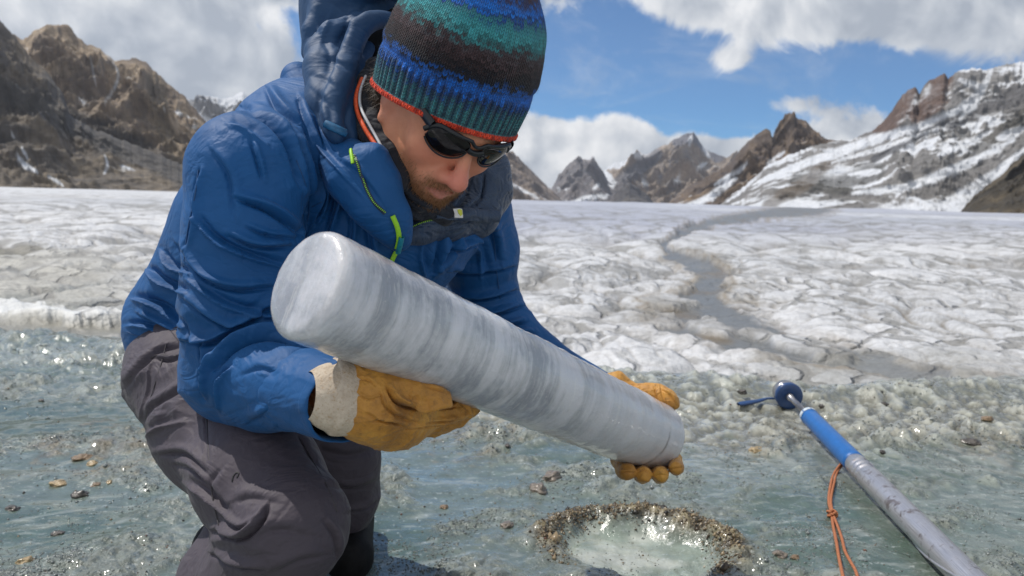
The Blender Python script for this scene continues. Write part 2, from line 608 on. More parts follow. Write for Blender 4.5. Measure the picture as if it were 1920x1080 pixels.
def macro(x, y):
    yc = crest_y(x) + 0.12 * fbm(x * 1.6, y * 0.4, 3.0, 3)
    t = sm(y, yc, yc + 0.45)
    z = -0.20 * t * (1 - 0.8 * sm(y, 10, 40))
    z = z + 0.035 * np.exp(-((y - yc + 0.12) / 0.16) ** 2)
    z = z + 5.0 * sm(y, 250, 2200) * (pn(x / 330, y / 900, 2.0) + .5 * pn(x / 110, y / 500, 6.0)) + 1.2 * sm(y, 60, 500) * pn(x / 90, y / 260, 1.0) + 0.10 * sm(y, 7, 20) * pn(x / 5, y / 12, 8.0)
    return z, yc


DA = G(1479, 742, .052); DB = G(1850, 1120, .030)


def drill_dist(x, y):
    d = (DB - DA)[:2]; t = np.clip(((x - DA[0]) * d[0] + (y - DA[1]) * d[1]) / (d @ d), -0.1, 1.2)
    return np.hypot(x - DA[0] - t * d[0], y - DA[1] - t * d[1])


def blob(u, v, cu, cv, ru, rv):
    return np.exp(-((u - cu) / ru) ** 2 - ((v - cv) / rv) ** 2)


def ground_fields(x, y):
    z, yc = macro(x, y)
    P = np.stack([x, y, z], -1)
    u, v, d = px(P)
    fg = 1 - sm(y, yc - 0.02, yc + 0.12)
    far = 1 - fg
    # ---- stream
    ss = np.full(x.shape, 9.0)
    wu = u + 26 * pn(x * 1.5, y * 0.8, 4.0) * np.clip(4 / y, 0.15, 1) * 2 + 8 * pn(x * 5, y * 3, 2.0)
    for i in range(len(STREAM) - 1):
        a, b = STREAM[i], STREAM[i + 1]
        dx, dv = b[0] - a[0], (b[1] - a[1]) * 3
        L = dx * dx + dv * dv
        t = np.clip(((wu - a[0]) * dx + (v - a[1]) * 3 * dv) / L, 0, 1)
        q = np.hypot(wu - a[0] - t * dx, (v - a[1]) * 3 - t * dv) / (a[2] + t * (b[2] - a[2]))
        ss = np.minimum(ss, q)
    ss = ss * 0.86 + 0.65 * fbm(x * 4.0, y * 2.4, 51.0, 4)
    stream = (1 - sm(ss, 0.62, 1.0)) * far
    # ---- white weathered ice: rounded plates with dirty creases
    xs = x + 0.15 * pn(x * 1.3, y * 0.7, 7.0); ys = y + 0.3 * pn(x * 1.1, y * 0.6, 12.0)
    pl = np.zeros(x.shape); cre = np.zeros(x.shape); wsum = np.zeros(x.shape)
    for lam, wt in ((0.13, 0.9), (0.30, 1.2), (0.8, 0.9), (2.2, 1.0), (6.0, 1.0), (18.0, 1.1), (60, 1.0)):
        cell = np.clip(y * y / 606.0, y / 1493 * 1.2, 1e9)
        fade = 1 - sm(cell, lam * 0.5, lam * 1.6)
        near = sm(y, lam * 2.2, lam * 5)
        n = np.abs(pn(xs / lam * 0.72 + 3.3 * lam, ys / lam * 0.5 + 1.7, lam))
        n = np.clip(n * 2.6, 0, 1) ** 0.6
        wgt = wt * fade * near
        amp = 0.10 * min(lam, 2.2) ** 0.85 * (1.0 if lam < 3 else 1.25)
        pl += wgt * amp * (n - 0.5)
        cre += wgt * (1 - sm(n, 0.10, 0.50)) ** 0.8; wsum += wgt
    cre = np.clip(cre / (wsum + 0.3) * 1.7, 0, 1)
    steps = pn(xs * 0.9 + ys * 1.2, ys * 0.5, 5.0)
    z_mid = (pl * 0.95 + 0.03 * fbm(x * 3.5, y * 2.2, 17.0, 5, .6) * sm(y, 2.5, 4)) * (1 - 0.85 * stream)
    # ---- wet foreground
    n1 = fbm(x * 2.6, y * 2.6, 2.0, 4); n2 = fbm(x * 9, y * 9, 6.0, 4); n3 = fbm(x * 34, y * 34, 1.0, 3)
    flow = fbm(x * 3.0 + y * 2.2, y * 9.0 - x * 2.0, 3.0, 4)
    # smooth teal pools vs knobbly crust
    rough = sm(n1 + 0.35 * n2, -0.12, 0.22)
    pool = np.zeros(x.shape)
    for b in ((60, 790, 300, 42), (1800, 870, 210, 45), (1120, 850, 200, 28), (150, 700, 260, 18), (60, 985, 300, 50), (700, 1010, 130, 70), (1520, 960, 140, 60), (1600, 1040, 200, 60), (1380, 1010, 60, 40)):
        pool = np.maximum(pool, blob(u + 50 * n1, v + 18 * n2, *b))
    rough = rough * (1 - 0.9 * sm(pool, 0.35, 0.75))
    hd = np.hypot(x - HOLE[0], (y - HOLE[1]) * 0.92)
    hd = hd + 0.022 * n2 + 0.008 * n3
    ang = np.arctan2(y - HOLE[1], x - HOLE[0])
    rr = HR * (1 + 0.13 * np.cos(ang * 2 + 0.6) + 0.09 * pn(np.cos(ang) * 2.1, np.sin(ang) * 2.1, 4.0) + 0.0)
    hole = 1 - sm(hd, rr - 0.055, rr + 0.006)
    rim = np.exp(-((hd - rr - 0.016) / 0.024) ** 2)
    rim_side = np.clip(0.30 + 0.8 * np.sin(ang) + 0.75 * np.clip(np.cos(ang - 0.1), 0, 1) + 0.35 * np.clip(np.cos(ang - PI + .3), 0, 1), 0, 1.1)
    grit = np.zeros(x.shape)
    for b, a in (((330, 870, 260, 60), .65), ((250, 800, 160, 22), .6), ((1000, 800, 380, 50), .7), ((1500, 790, 240, 30), 1.0), ((1700, 800, 260, 36), 1.1), ((1880, 850, 120, 40), .8),
                 ((1700, 760, 320, 22), .8), ((1380, 830, 160, 40), .8), ((850, 870, 140, 40), .4), ((80, 860, 120, 30), .5), ((1330, 760, 200, 20), .8), ((1480, 1045, 70, 20), .6)):
        grit = grit + a * blob(u + 60 * n1, v + 20 * n2, *b)
    grit = sm(grit * (0.75 + 1.3 * n2 + 0.8 * n3) - 0.15 * pool, 0.28, 0.8)
    dirt_rim = rim * rim_side
    sparse = sm(fbm(x * 20, y * 20, 13.0, 3), 0.26, 0.5)
    crestband = np.exp(-((y - yc + 0.35) / 0.34) ** 2)
    bill = np.abs(pn(x * 13, y * 11, 3.0)); bill2 = np.abs(pn(x * 31, y * 27, 6.0))
    knob = np.clip(bill * 1.8, 0, 1) * 0.75 + np.clip(bill2 * 1.8, 0, 1) * 0.35
    z_fg = 0.022 * n1 + rough * (0.016 * knob + 0.006 * n3) + 0.004 * flow + crestband * 0.022 * knob
    z_fg = z_fg + (1 - rough) * 0.0012 * np.clip(ridged(x * 4 + y * 3, y * 14 - x * 3, 2.0, 3), 0, 1)
    z_fg = z_fg * (1 - np.exp(-(hd / 0.19) ** 4) * 0.8) 
    z_fg = z_fg + dirt_rim * (0.007 + 0.009 * knob + 0.015 * n3) - hole * (0.028 + 0.008 * n2) + hole * 0.004 * knob
    z_fg = z_fg * (1 - 0.85 * np.exp(-(drill_dist(x, y) / 0.07) ** 2))
    z = z + fg * z_fg + far * z_mid
    # ---- colours
    def c(r, gg, b): return np.array([r, gg, b], np.float32)
    shp = x.shape + (3,)
    teal = c(0.120, 0.175, 0.158); teal2 = c(0.195, 0.245, 0.240); frost = c(0.46, 0.50, 0.52); brown = c(0.17, 0.135, 0.095); gry = c(0.27, 0.28, 0.27)
    L = lambda a, b, t: a + (b - a) * t[..., None]
    colf = L(np.broadcast_to(teal2, shp), teal, sm(pool + 0.4 * n1 + 0.3 * flow, 0.15, 0.75))
    colf = L(colf, np.broadcast_to(gry, shp), rough * 0.55)
    st = ridged(x * 3.2 + y * 2.0, y * 11.0 - x * 2.6, 5.0, 4)
    colf = L(colf, frost, sm(st, 0.60, 0.86) * (0.22 + 0.45 * (1 - rough)) * sm(v, 760, 900))
    colf = L(colf, frost, np.clip(sm(knob, 0.5, 0.95) * rough * 0.42 + crestband * 0.5 * sm(knob + 0.5 * n2, 0.15, 0.6), 0, 0.8))
    leftfrost = blob(u, v, 90, 668, 240, 26) * fg
    colf = L(colf, frost, np.clip(leftfrost * (0.7 + n2), 0, 0.8))
    gcol = L(np.broadcast_to(brown, shp), c(0.33, 0.26, 0.165), sm(n3, -0.1, 0.5))
    colf = L(colf, gcol, np.clip(grit * 0.72 + sparse * 0.12 * rough, 0, 0.85))
    colf = L(colf, L(np.broadcast_to(c(0.08, 0.06, 0.035), shp), c(0.36, 0.29, 0.18), sm(n3 + 0.5 * knob, 0.0, 0.5)), np.clip(dirt_rim * (1.1 + 1.2 * n2), 0, 0.95))
    slush = L(np.broadcast_to(c(0.36, 0.425, 0.41), shp), c(0.64, 0.665, 0.67), sm(fbm(x * 7, y * 10, 9.0, 4) + 0.45 * (y - HOLE[1] + 0.02) / HR * 0.6, -0.12, 0.4))
    innerg = np.clip((1 - sm(rr - hd, 0.0, 0.045)) * (0.5 + 1.6 * n2) * np.clip(np.cos(ang - 0.2) + .4 * np.sin(ang), 0, 1), 0, 1)
    slush = L(slush, np.broadcast_to(brown, shp), innerg * 0.9)
    colf = L(colf, slush, hole)
    # mid and far ice
    white = c(0.60, 0.605, 0.62); shade = c(0.33, 0.355, 0.39); dirtc = c(0.20, 0.175, 0.14)
    big = fbm(x / 14, y / 40, 2.0, 3)
    med = fbm(x * 0.8, y * 0.5, 9.0, 4)
    colm = L(np.broadcast_to(white, shp), shade, np.clip(0.25 + 0.9 * med, 0, 1) * 0.55)
    colm = L(colm, dirtc, np.clip(cre * (0.75 + 1.1 * med), 0, 0.85) * np.clip(1.25 - 0.02 * y, 0.35, 1))
    # greyer, dirtier ice on the left; far band's cloud shade painted in lilac-grey
    left = sm(380 - u - 60 * med, 0, 260) * sm(v, 455, 520)
    colm = L(colm, L(np.broadcast_to(c(0.15, 0.165, 0.155), shp), c(0.42, 0.41, 0.37), sm(med + 0.6 * pl * 10, -0.1, 0.5)), np.clip(left * (0.9 + med), 0, 0.92))
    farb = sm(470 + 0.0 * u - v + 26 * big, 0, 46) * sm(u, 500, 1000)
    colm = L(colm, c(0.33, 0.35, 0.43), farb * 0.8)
    streak = sm(fbm(x / 60, y / 160, 1.0, 4), 0.05, 0.3) * sm(y, 30, 60)
    colm = L(colm, c(0.62, 0.64, 0.68), streak * 0.7)
    colm = L(colm, c(0.40, 0.42, 0.46), sm(fbm(x / 25, y / 90, 31.0, 4), 0.05, 0.35) * sm(y, 15, 40) * 0.55)
    # brown puddle and white slab at lower left
    pud = sm(blob(u + 30 * med, v + 6 * n2, 70, 630, 300, 22), 0.35, 0.6) * far
    pud2 = sm(blob(u, v + 5 * n2, -10, 478, 150, 10), 0.4, 0.6) * far
    slab = sm(blob(u + 20 * med, v + 8 * n2 + (u - 100) * -0.06, 100, 600, 190, 13), 0.4, 0.6) * far
    colm = L(colm, c(0.19, 0.18, 0.145), np.clip(pud + pud2, 0, 1))
    colm = L(colm, c(0.70, 0.71, 0.71), slab * 0.9)
    z = z - far * (pud * z_mid * 0.8) + slab * 0.05
    scol = L(np.broadcast_to(c(0.145, 0.150, 0.150), shp), c(0.155, 0.125, 0.085), sm(fbm(x * 1.7, y * 1.1, 21.0, 4) + 0.5 * sm(ss, 0.5, 1.0) - 0.45 * blob(u, v, 1480, 665, 160, 22), 0.0, 0.3))
    isl = sm(fbm(x * 1.9, y * 1.3, 41.0, 3), 0.12, 0.26) * sm(v, 480, 540)
    colm = L(colm, np.broadcast_to(c(0.26, 0.235, 0.19), shp), np.clip((1 - sm(ss, 0.9, 1.8)) * (0.35 + 1.3 * med) * sm(v, 430, 500), 0, 0.75))
    colm = L(colm, scol, stream * (1 - isl * 0.8))
    colm = L(colm, np.broadcast_to(c(0.27, 0.27, 0.25), shp), np.clip((1 - sm(y, yc + 0.5, yc + 3.2)) * (0.30 + 1.5 * med), 0, 0.65) * (1 - slab))
    z = z + isl * stream * far * 0.05
    sedge = np.exp(-((ss - 1.05) / 0.12) ** 2) * far
    colm = L(colm, np.broadcast_to(c(0.22, 0.18, 0.13), shp), np.clip(sedge * (0.6 + med), 0, 0.7))
    back = sm(y, yc - 1.15 + 0.25 * n1, yc - 0.35)
    colf = L(colf, L(np.broadcast_to(c(0.25, 0.245, 0.225), shp), c(0.66, 0.66, 0.66), sm(knob + 0.5 * n3 + 0.6 * n2, 0.25, 0.9)), back * 0.80 * sm(u, 60, 420))
    colf = colf * np.array([0.68, 0.69, 0.605], np.float32)
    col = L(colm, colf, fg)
    wet = np.clip(fg * (0.9 - 0.35 * rough - 0.3 * np.clip(dirt_rim, 0, 1)) + far * np.clip(0.55 * stream * (1 - isl) + pud * .35, 0, 1), 0, 1)
    return z, col, wet, fg, rough


sin_ = np.tan(np.linspace(-0.62, 0.62, 861))
sout = np.array([0.8, 0.86, 0.95, 1.06, 1.2, 1.4, 1.7, 2.1, 2.7, 3.6, 5.0])
S = np.concatenate([-sout[::-1], sin_ * 0.745 / sin_[-1], sout])
vv = np.arange(1190, 396, -1.55)
Yn = 0.65 / np.tan((vv - 375) / 1493.0 * 0.985)
Yn = np.concatenate([[0.15, 0.35, 0.55, 0.75, 0.85, 0.93], Yn[Yn > 0.97]])
Yf = Yn[-1] * np.exp(np.linspace(0.03, math.log(7600 / Yn[-1]), 110))
YY = np.concatenate([Yn, Yf])
gx = np.clip(S[None, :] * YY[:, None], -9500, 9500); gy = np.repeat(YY[:, None], len(S), 1)
gz, gcol, gwet, gfg, grough = ground_fields(gx, gy)
GRID = (S, YY, gz)


def gh(x, y):
    """height of the ice at a place"""
    return float(ground_fields(np.array([[x]]), np.array([[y]]))[0][0, 0])


m_ice, g, b = newmat('glacier_ice')
co = obj_co(g)
at = g.add('ShaderNodeAttribute', attribute_name='col').outputs[0]
wetn = g.add('ShaderNodeAttribute', attribute_name='wet').outputs['Fac']
fgn = g.add('ShaderNodeAttribute', attribute_name='fg').outputs['Fac']
rgn = g.add('ShaderNodeAttribute', attribute_name='rough').outputs['Fac']
d1 = g.noise(co, 26, 8, 0.65)
d2 = g.noise(g.vm('ADD', co, (7, 3, 1)), 95, 5, 0.65)
cc = g.mix(0.55, at, g.ramp(d1, [(0.28, (0.30, 0.30, 0.29)), (0.5, (0.5, 0.5, 0.5)), (0.72, (0.72, 0.73, 0.73))]), 'OVERLAY')
spk = g.m('MULTIPLY', g.ss(d2, 0.63, 0.72), fgn)
cc = g.mix(g.m('MULTIPLY', spk, 0.65), cc, (0.07, 0.055, 0.035))
spw = g.m('MULTIPLY', g.ss(g.noise(g.vm('ADD', co, (1, 9, 4)), 70, 5, 0.7), 0.56, 0.70), g.m('MULTIPLY', fgn, 0.45))
cc = g.mix(spw, cc, (0.60, 0.64, 0.63))
g.set(b.inputs['Base Color'], cc)
yy = g.add('ShaderNodeSeparateXYZ', {0: co}).outputs[1]
wv_ = g.vm('ADD', co, g.vm('MULTIPLY', g.add('ShaderNodeTexNoise', {'Vector': co, 'Scale': 1.3, 'Detail': 5.0}).outputs[1], (0.9, 1.3, 0.0)))
mid = g.m('MULTIPLY', g.m('SUBTRACT', 1.0, fgn), g.m('SUBTRACT', 1.0, g.m('MULTIPLY', wetn, .8)))
crk = None
for sc_, ya, yb, yc_, yd in ((2.6, 2.5, 3.0, 9.0, 16.0), (0.9, 5.0, 9.0, 30.0, 50.0), (0.28, 18.0, 30.0, 120.0, 200.0)):
    vo = g.add('ShaderNodeTexVoronoi', {'Vector': g.vm('MULTIPLY', wv_, (1.0, 0.62, 1.0)), 'Scale': sc_}, feature='DISTANCE_TO_EDGE', voronoi_dimensions='2D').outputs[0]
    nz_ = g.noise(co, sc_ * 1.6, 4, .6)
    cr_ = g.m('SUBTRACT', 1.0, g.ss(g.m('SUBTRACT', vo, g.m('MULTIPLY', g.m('SUBTRACT', nz_, .42), .35)), 0.0, 0.10))
    cr_ = g.m('MULTIPLY', cr_, g.m('MULTIPLY', g.ss(yy, ya, yb), g.m('SUBTRACT', 1.0, g.ss(yy, yc_, yd))))
    crk = cr_ if crk is None else g.m('MAXIMUM', crk, cr_)
crk = g.m('MULTIPLY', crk, mid)
crk = g.m('MULTIPLY', crk, g.ss(g.noise(co, 0.9, 6, .65), .34, .56))
cc = g.mix(g.m('MULTIPLY', crk, 0.70), cc, (0.17, 0.165, 0.15))
pat = g.ss(g.noise(g.vm('MULTIPLY', wv_, (.55, .8, 1.0)), 1.1, 9, .72), .50, .66)
cc = g.mix(g.m('MULTIPLY', g.m('MULTIPLY', pat, mid), 0.7), cc, (0.25, 0.245, 0.235))
fl_ = g.ss(g.noise(g.vm('MULTIPLY', wv_, (.7, 1.6, 1.0)), 6.0, 8, .7), .50, .68)
cc = g.mix(g.m('MULTIPLY', g.m('MULTIPLY', fl_, mid), g.m('MULTIPLY', g.m('SUBTRACT', 1.0, g.ss(yy, 12.0, 30.0)), .5)), cc, (0.22, 0.215, 0.20))
g.set(b.inputs['Base Color'], cc)
rg = g.m('SUBTRACT', 0.62, g.m('MULTIPLY', wetn, 0.50))
g.set(b.inputs['Roughness'], rg)
g.set(b.inputs['Coat Weight'], g.m('MULTIPLY', fgn, 0.7))
b.inputs['Coat Roughness'].default_value = 0.10
b.inputs['Coat IOR'].default_value = 1.33
b.inputs['Specular IOR Level'].default_value = 0.5
h1 = g.m('MULTIPLY', g.noise(co, 38, 6, 0.6), g.m('ADD', g.m('MULTIPLY', rgn, 0.8), 0.25))
h2 = g.m('MULTIPLY', g.noise(g.vm('ADD', co, (2, 2, 2)), 150, 3, 0.6), g.m('ADD', g.m('MULTIPLY', rgn, 0.22), 0.10))
hh = g.m('SUBTRACT', g.m('ADD', h1, h2), g.m('MULTIPLY', crk, 2.5))
hh = g.m('ADD', hh, g.m('MULTIPLY', g.m('MULTIPLY', g.noise(co, 7, 7, .62), 3.0), mid))
bump(g, b, hh, 0.9, 0.012)
ground = mk('ground', np.stack([gx, gy, gz], -1).reshape(-1, 3), grid_faces(len(YY), len(S))[:, ::-1] * 1, m_ice, attrs={
    'col': gcol.reshape(-1, 3), 'wet': gwet.ravel(), 'fg': gfg.ravel(), 'rough': grough.ravel()})
set_props(ground, kind='structure')


# ------------------------------------------------------------------ mountains
def mountain(name, sky_px, dist, base_v, front=0.62, rough_amp=0.16, tilt=0.0, cols=None, snow=0.0, bands=(), seed=0, step=2.0, rows=150, scree=()):
    """sky_px: skyline points in the photo; the crest stands at distance `dist`, the foot nearer at dist*front"""
    sk = np.array(sky_px, float)
    us = np.arange(sk[0, 0], sk[-1, 0] + step, step)
    vs = np.interp(us, sk[:, 0], sk[:, 1])
    vs = vs + 3.0 * pn(us / 14.0 + seed, us * 0, seed * 1.7) + 2.2 * pn(us / 5.0 + seed, us * 0, seed + 3.0)
    nb = 14
    tt = np.concatenate([np.linspace(0, 1, rows), 1 + np.linspace(0.03, 0.6, nb)])
    top = np.array([K(a, b, dist) for a, b in zip(us, vs)])
    bot = np.array([K(a, base_v(a) + 6, 1.0) - CAM for a in us])
    dirn = top[:, :2] / np.linalg.norm(top[:, :2], axis=1)[:, None]
    R1 = np.linalg.norm(top[:, :2], axis=1); R0 = R1 * front
    zt = top[:, 2]; zb = -0.012 * dist
    T = tt[:, None]
    Rr = np.where(T <= 1, R0 + (R1 - R0) * T, R1 + (R1 - R0) * (T - 1) * 1.3)
    prof = np.where(T <= 1, np.clip(T, 0, 1) ** 1.12, 1 - (T - 1) * 1.5)
    Z = zb + (zt - zb)[None] * prof
    hgt = np.clip((zt - zb)[None], dist * 0.004, None)
    X = dirn[:, 0][None] * Rr; Y = dirn[:, 1][None] * Rr
    sc = dist * 0.085
    wob = pn(X / sc / 2 + seed, Y / sc / 2, Z / sc / 2) * 0.8
    r = ridged(X / sc + seed * 3.1 + wob + tilt * Z / sc, Y / sc * 0.6 + wob, Z / sc * 0.45, 6, 0.6)
    f = fbm(X / sc * 3 + seed, Y / sc * 3, Z / sc * 3, 4, 0.6)
    env = np.clip(np.minimum(T * 5, (1 - T) * 7 + 0.06), 0, 1)
    dz = (r - 0.45) * 1.0 + f * 0.22
    amp = rough_amp * np.clip(hgt, 0, dist * 0.2) * env
    Z = Z + amp * dz
    push = -amp * dz * 1.5
    X = X + dirn[:, 0][None] * push; Y = Y + dirn[:, 1][None] * push
    V = np.stack([X, Y, Z], -1)
    u, v, d = px(V.reshape(-1, 3)); u = u.reshape(X.shape); v = v.reshape(X.shape)
    F = grid_faces(len(tt), len(us))[:, ::-1]
    Nn = normals(V.reshape(-1, 3), F); Nn *= np.sign(Nn[:, 2].mean()); nz = Nn[:, 2].reshape(X.shape)
    a, bcol, ccol_ = [np.array(c, float) for c in cols]
    n1 = fbm(X / sc * 1.3 + 9, Y / sc * 1.3, Z / sc * 1.3, 4, 0.6); n2 = fbm(X / sc * 6 + 9, Y / sc * 6, Z / sc * 4, 4, 0.65)
    L = lambda p, q, t: p + (q - p) * t[..., None]
    col = L(np.broadcast_to(a, V.shape), bcol, sm(n1 + 0.5 * n2, -0.25, 0.35))
    col = L(col, ccol_, sm(n2 - 0.4 * n1, 0.0, 0.4) * 0.8)
    col = col * (1 + 0.6 * n2[..., None])
    rockk = np.zeros(X.shape)
    for (P, wd, cl, st) in scree:
        s, t = seg_dist(u.ravel(), v.ravel(), P)
        k = (1 - sm(np.abs(s.reshape(X.shape)) / wd + 0.6 * n1, 0.6, 1.1)) * st
        col = L(col, np.array(cl) * (1 + 0.3 * n2[..., None]), k); rockk = np.maximum(rockk, k)
    s0 = sm(n1 * 0.85 + n2 * 0.14 + snow + 0.55 * (nz - 0.55) + 0.2 * (0.45 - r), 0.34, 0.56)
    s0 = s0 * (1 - 0.9 * rockk)
    for (P, wd, st) in bands:
        s, t = seg_dist(u.ravel(), v.ravel() + 4 * n2.ravel(), spline(P, 5))
        s = np.abs(s.reshape(X.shape)); tp = np.sin(PI * np.clip(t.reshape(X.shape) * .9 + .05, 0, 1)) ** 0.5
        s0 = np.maximum(s0, st * (1 - sm(s / (wd * tp + .3) + 0.5 * n2 + 0.5 * n1, 0.55, 1.0)))
    col = L(col, np.array([0.58, 0.60, 0.635]), np.clip(s0, 0, 1))
    o = mk(name, V.reshape(-1, 3), F, m_rock, attrs={'col': np.clip(col, 0.01, 1).reshape(-1, 3), 'snow': s0.ravel()})
    o['kind'] = 'structure'
    return o


m_rock, g, b = newmat('mountain_rock')
at = g.add('ShaderNodeAttribute', attribute_name='col').outputs[0]
sn = g.add('ShaderNodeAttribute', attribute_name='snow').outputs['Fac']
co = obj_co(g)
nn = g.m('ADD', g.m('MULTIPLY', g.noise(co, 0.05, 6, 0.65), .5), g.m('MULTIPLY', g.noise(g.vm('MULTIPLY', co, (1, 1, 3.2)), 0.018, 9, 0.7, 1.5), .5))
cc = g.mix(0.5, at, g.ramp(nn, [(0.36, (0.24, 0.24, 0.24)), (0.64, (0.74, 0.74, 0.74))]), 'OVERLAY')
g.set(b.inputs['Base Color'], cc)
b.inputs['Roughness'].default_value = 0.9; b.inputs['Specular IOR Level'].default_value = 0.15
bump(g, b, nn, 0.5, 12.0)

hz = lambda u: 350 + 50 * u / 1920
BR = ((0.20, 0.158, 0.12), (0.36, 0.285, 0.205), (0.115, 0.10, 0.09))
GR = ((0.13, 0.125, 0.125), (0.20, 0.19, 0.18), (0.09, 0.085, 0.085))
mountain('mountain', [(-700, -180), (-420, -60), (-160, 60), (-60, 52), (20, 60), (43, 74), (53, 67), (66, 56), (83, 49), (104, 46), (123, 43), (134, 52), (143, 66), (155, 74), (163, 84), (173, 82), (190, 94), (213, 111), (236, 112), (253, 106), (262, 112), (273, 115), (300, 143), (347, 181), (372, 210), (397, 245), (430, 310), (470, 362)],
         1900, hz, cols=BR, snow=-0.05, rough_amp=0.20, seed=3, tilt=0.35,
         bands=[([(148, 185), (165, 197)], 3.5, 1), ([(212, 118), (222, 140), (212, 170), (190, 200)], 3, .9), ([(305, 203), (312, 204)], 4, 1), ([(330, 211), (340, 214)], 4, 1), ([(362, 238), (370, 236)], 5, 1), ([(360, 262), (364, 258)], 3, 1), ([(170, 110), (176, 140), (180, 160)], 2.5, .5)],
         scree=[([(40, 190), (170, 240), (350, 330)], 34, (0.10, 0.092, 0.085), .9), ([(290, 150), (300, 220), (330, 300)], 20, (0.15, 0.125, 0.09), .6)])
mountain('mountain', [(-900, -320), (-500, -200), (-200, -80), (-60, 0), (0, 38), (12, 52), (24, 62), (42, 85), (60, 110), (84, 128), (104, 158), (118, 178), (130, 214), (160, 235), (230, 262), (300, 290), (360, 318), (430, 350), (480, 372)],
         1300, hz, cols=((0.125, 0.112, 0.10), (0.19, 0.16, 0.125), (0.088, 0.083, 0.08)), snow=-0.2, rough_amp=0.19, seed=8, tilt=0.5,
         bands=[([(32, 292), (50, 312), (70, 322)], 6, 1), ([(40, 275), (52, 300)], 3, .9), ([(196, 290), (202, 310), (195, 326)], 3.5, .9), ([(90, 330), (118, 348)], 5, 1), ([(22, 250), (26, 256)], 3, .8)],
         scree=[([(20, 170), (150, 240), (360, 335)], 26, (0.095, 0.090, 0.086), .95)])
mountain('mountain', [(300, 260), (345, 182), (362, 186), (372, 178), (400, 183), (425, 186), (440, 180), (455, 172), (470, 186), (500, 180), (560, 220), (700, 260)],
         4600, hz, cols=GR, snow=0.30, rough_amp=0.25, seed=5, bands=[([(350, 200), (380, 225), (410, 240)], 10, 1), ([(445, 190), (425, 215)], 5, 1)])
mountain('mountain', [(980, 372), (1010, 362), (1035, 352), (1045, 333), (1060, 314), (1068, 308), (1076, 300), (1085, 292), (1094, 299), (1103, 298), (1112, 291), (1122, 308), (1131, 324), (1140, 340), (1160, 350), (1200, 366), (1260, 388)],
         5200, hz, cols=((0.17, 0.16, 0.165), (0.23, 0.21, 0.205), (0.13, 0.13, 0.14)), snow=0.05, rough_amp=0.34, seed=12, step=1.5, bands=[([(1062, 383), (1100, 372), (1140, 366)], 6, 1), ([(1112, 355), (1124, 345)], 4, 1), ([(1045, 350), (1050, 358)], 3, .8)])
mountain('mountain', [(1090, 380), (1120, 330), (1150, 305), (1172, 302), (1184, 286), (1195, 281), (1210, 289), (1225, 284), (1240, 275), (1256, 268), (1270, 258), (1285, 254), (1300, 247), (1312, 266), (1322, 277), (1335, 284), (1350, 292), (1362, 296), (1378, 283), (1388, 289), (1420, 300), (1520, 330), (1600, 390)],
         6000, hz, cols=((0.25, 0.205, 0.165), (0.33, 0.265, 0.205), (0.17, 0.165, 0.17)), snow=0.09, rough_amp=0.34, seed=21, step=1.5,
         bands=[([(1130, 318), (1145, 340), (1148, 352)], 9, 1), ([(1192, 286), (1200, 294)], 8, 1), ([(1296, 255), (1292, 272)], 4, .8), ([(1318, 275), (1330, 295)], 4, .8), ([(1205, 340), (1214, 350)], 6, 1), ([(1325, 305), (1305, 318)], 5, 1), ([(1280, 330), (1265, 342)], 6, 1), ([(1060, 384), (1120, 378), (1150, 372)], 7, 1)],
         scree=[([(1270, 265), (1300, 255), (1345, 292)], 12, (0.15, 0.15, 0.17), .9), ([(1230, 290), (1190, 320), (1160, 345)], 16, (0.15, 0.15, 0.165), .8)])
mountain('mountain', [(1090, 396), (1135, 385), (1150, 366), (1165, 350), (1180, 340), (1195, 350), (1215, 366), (1228, 384), (1260, 395)],
         4300, hz, cols=((0.085, 0.08, 0.08), (0.13, 0.12, 0.11), (0.065, 0.065, 0.07)), snow=-0.1, rough_amp=0.3, seed=33, step=1.5)
mountain('mountain', [(700, 330), (800, 300), (900, 296), (930, 288), (960, 284), (968, 292), (975, 298), (985, 306), (1000, 322), (1012, 336), (1030, 352), (1045, 368), (1066, 384)],
         3300, hz, cols=((0.17, 0.145, 0.13), (0.24, 0.20, 0.17), (0.12, 0.11, 0.11)), snow=-0.02, rough_amp=0.3, seed=41, bands=[([(958, 345), (990, 362), (1010, 372)], 4, .9)])
mountain('mountain', [(1225, 396), (1262, 376), (1290, 350), (1330, 330), (1370, 305), (1385, 284), (1398, 268), (1410, 258), (1422, 250), (1436, 240), (1444, 243), (1448, 258), (1455, 240), (1462, 226), (1474, 219), (1485, 217), (1500, 221), (1512, 228), (1525, 244), (1540, 256), (1552, 258), (1568, 262), (1590, 275), (1660, 300), (1800, 350)],
         2600, hz, cols=((0.115, 0.09, 0.072), (0.19, 0.14, 0.095), (0.085, 0.075, 0.075)), snow=-0.02, rough_amp=0.3, seed=55, tilt=-0.3,
         bands=[([(1270, 392), (1320, 375), (1380, 335)], 9, 1), ([(1340, 345), (1385, 320), (1400, 305)], 5, 1), ([(1438, 308), (1460, 292), (1472, 285)], 4, 1), ([(1500, 292), (1540, 272)], 4, .8)])
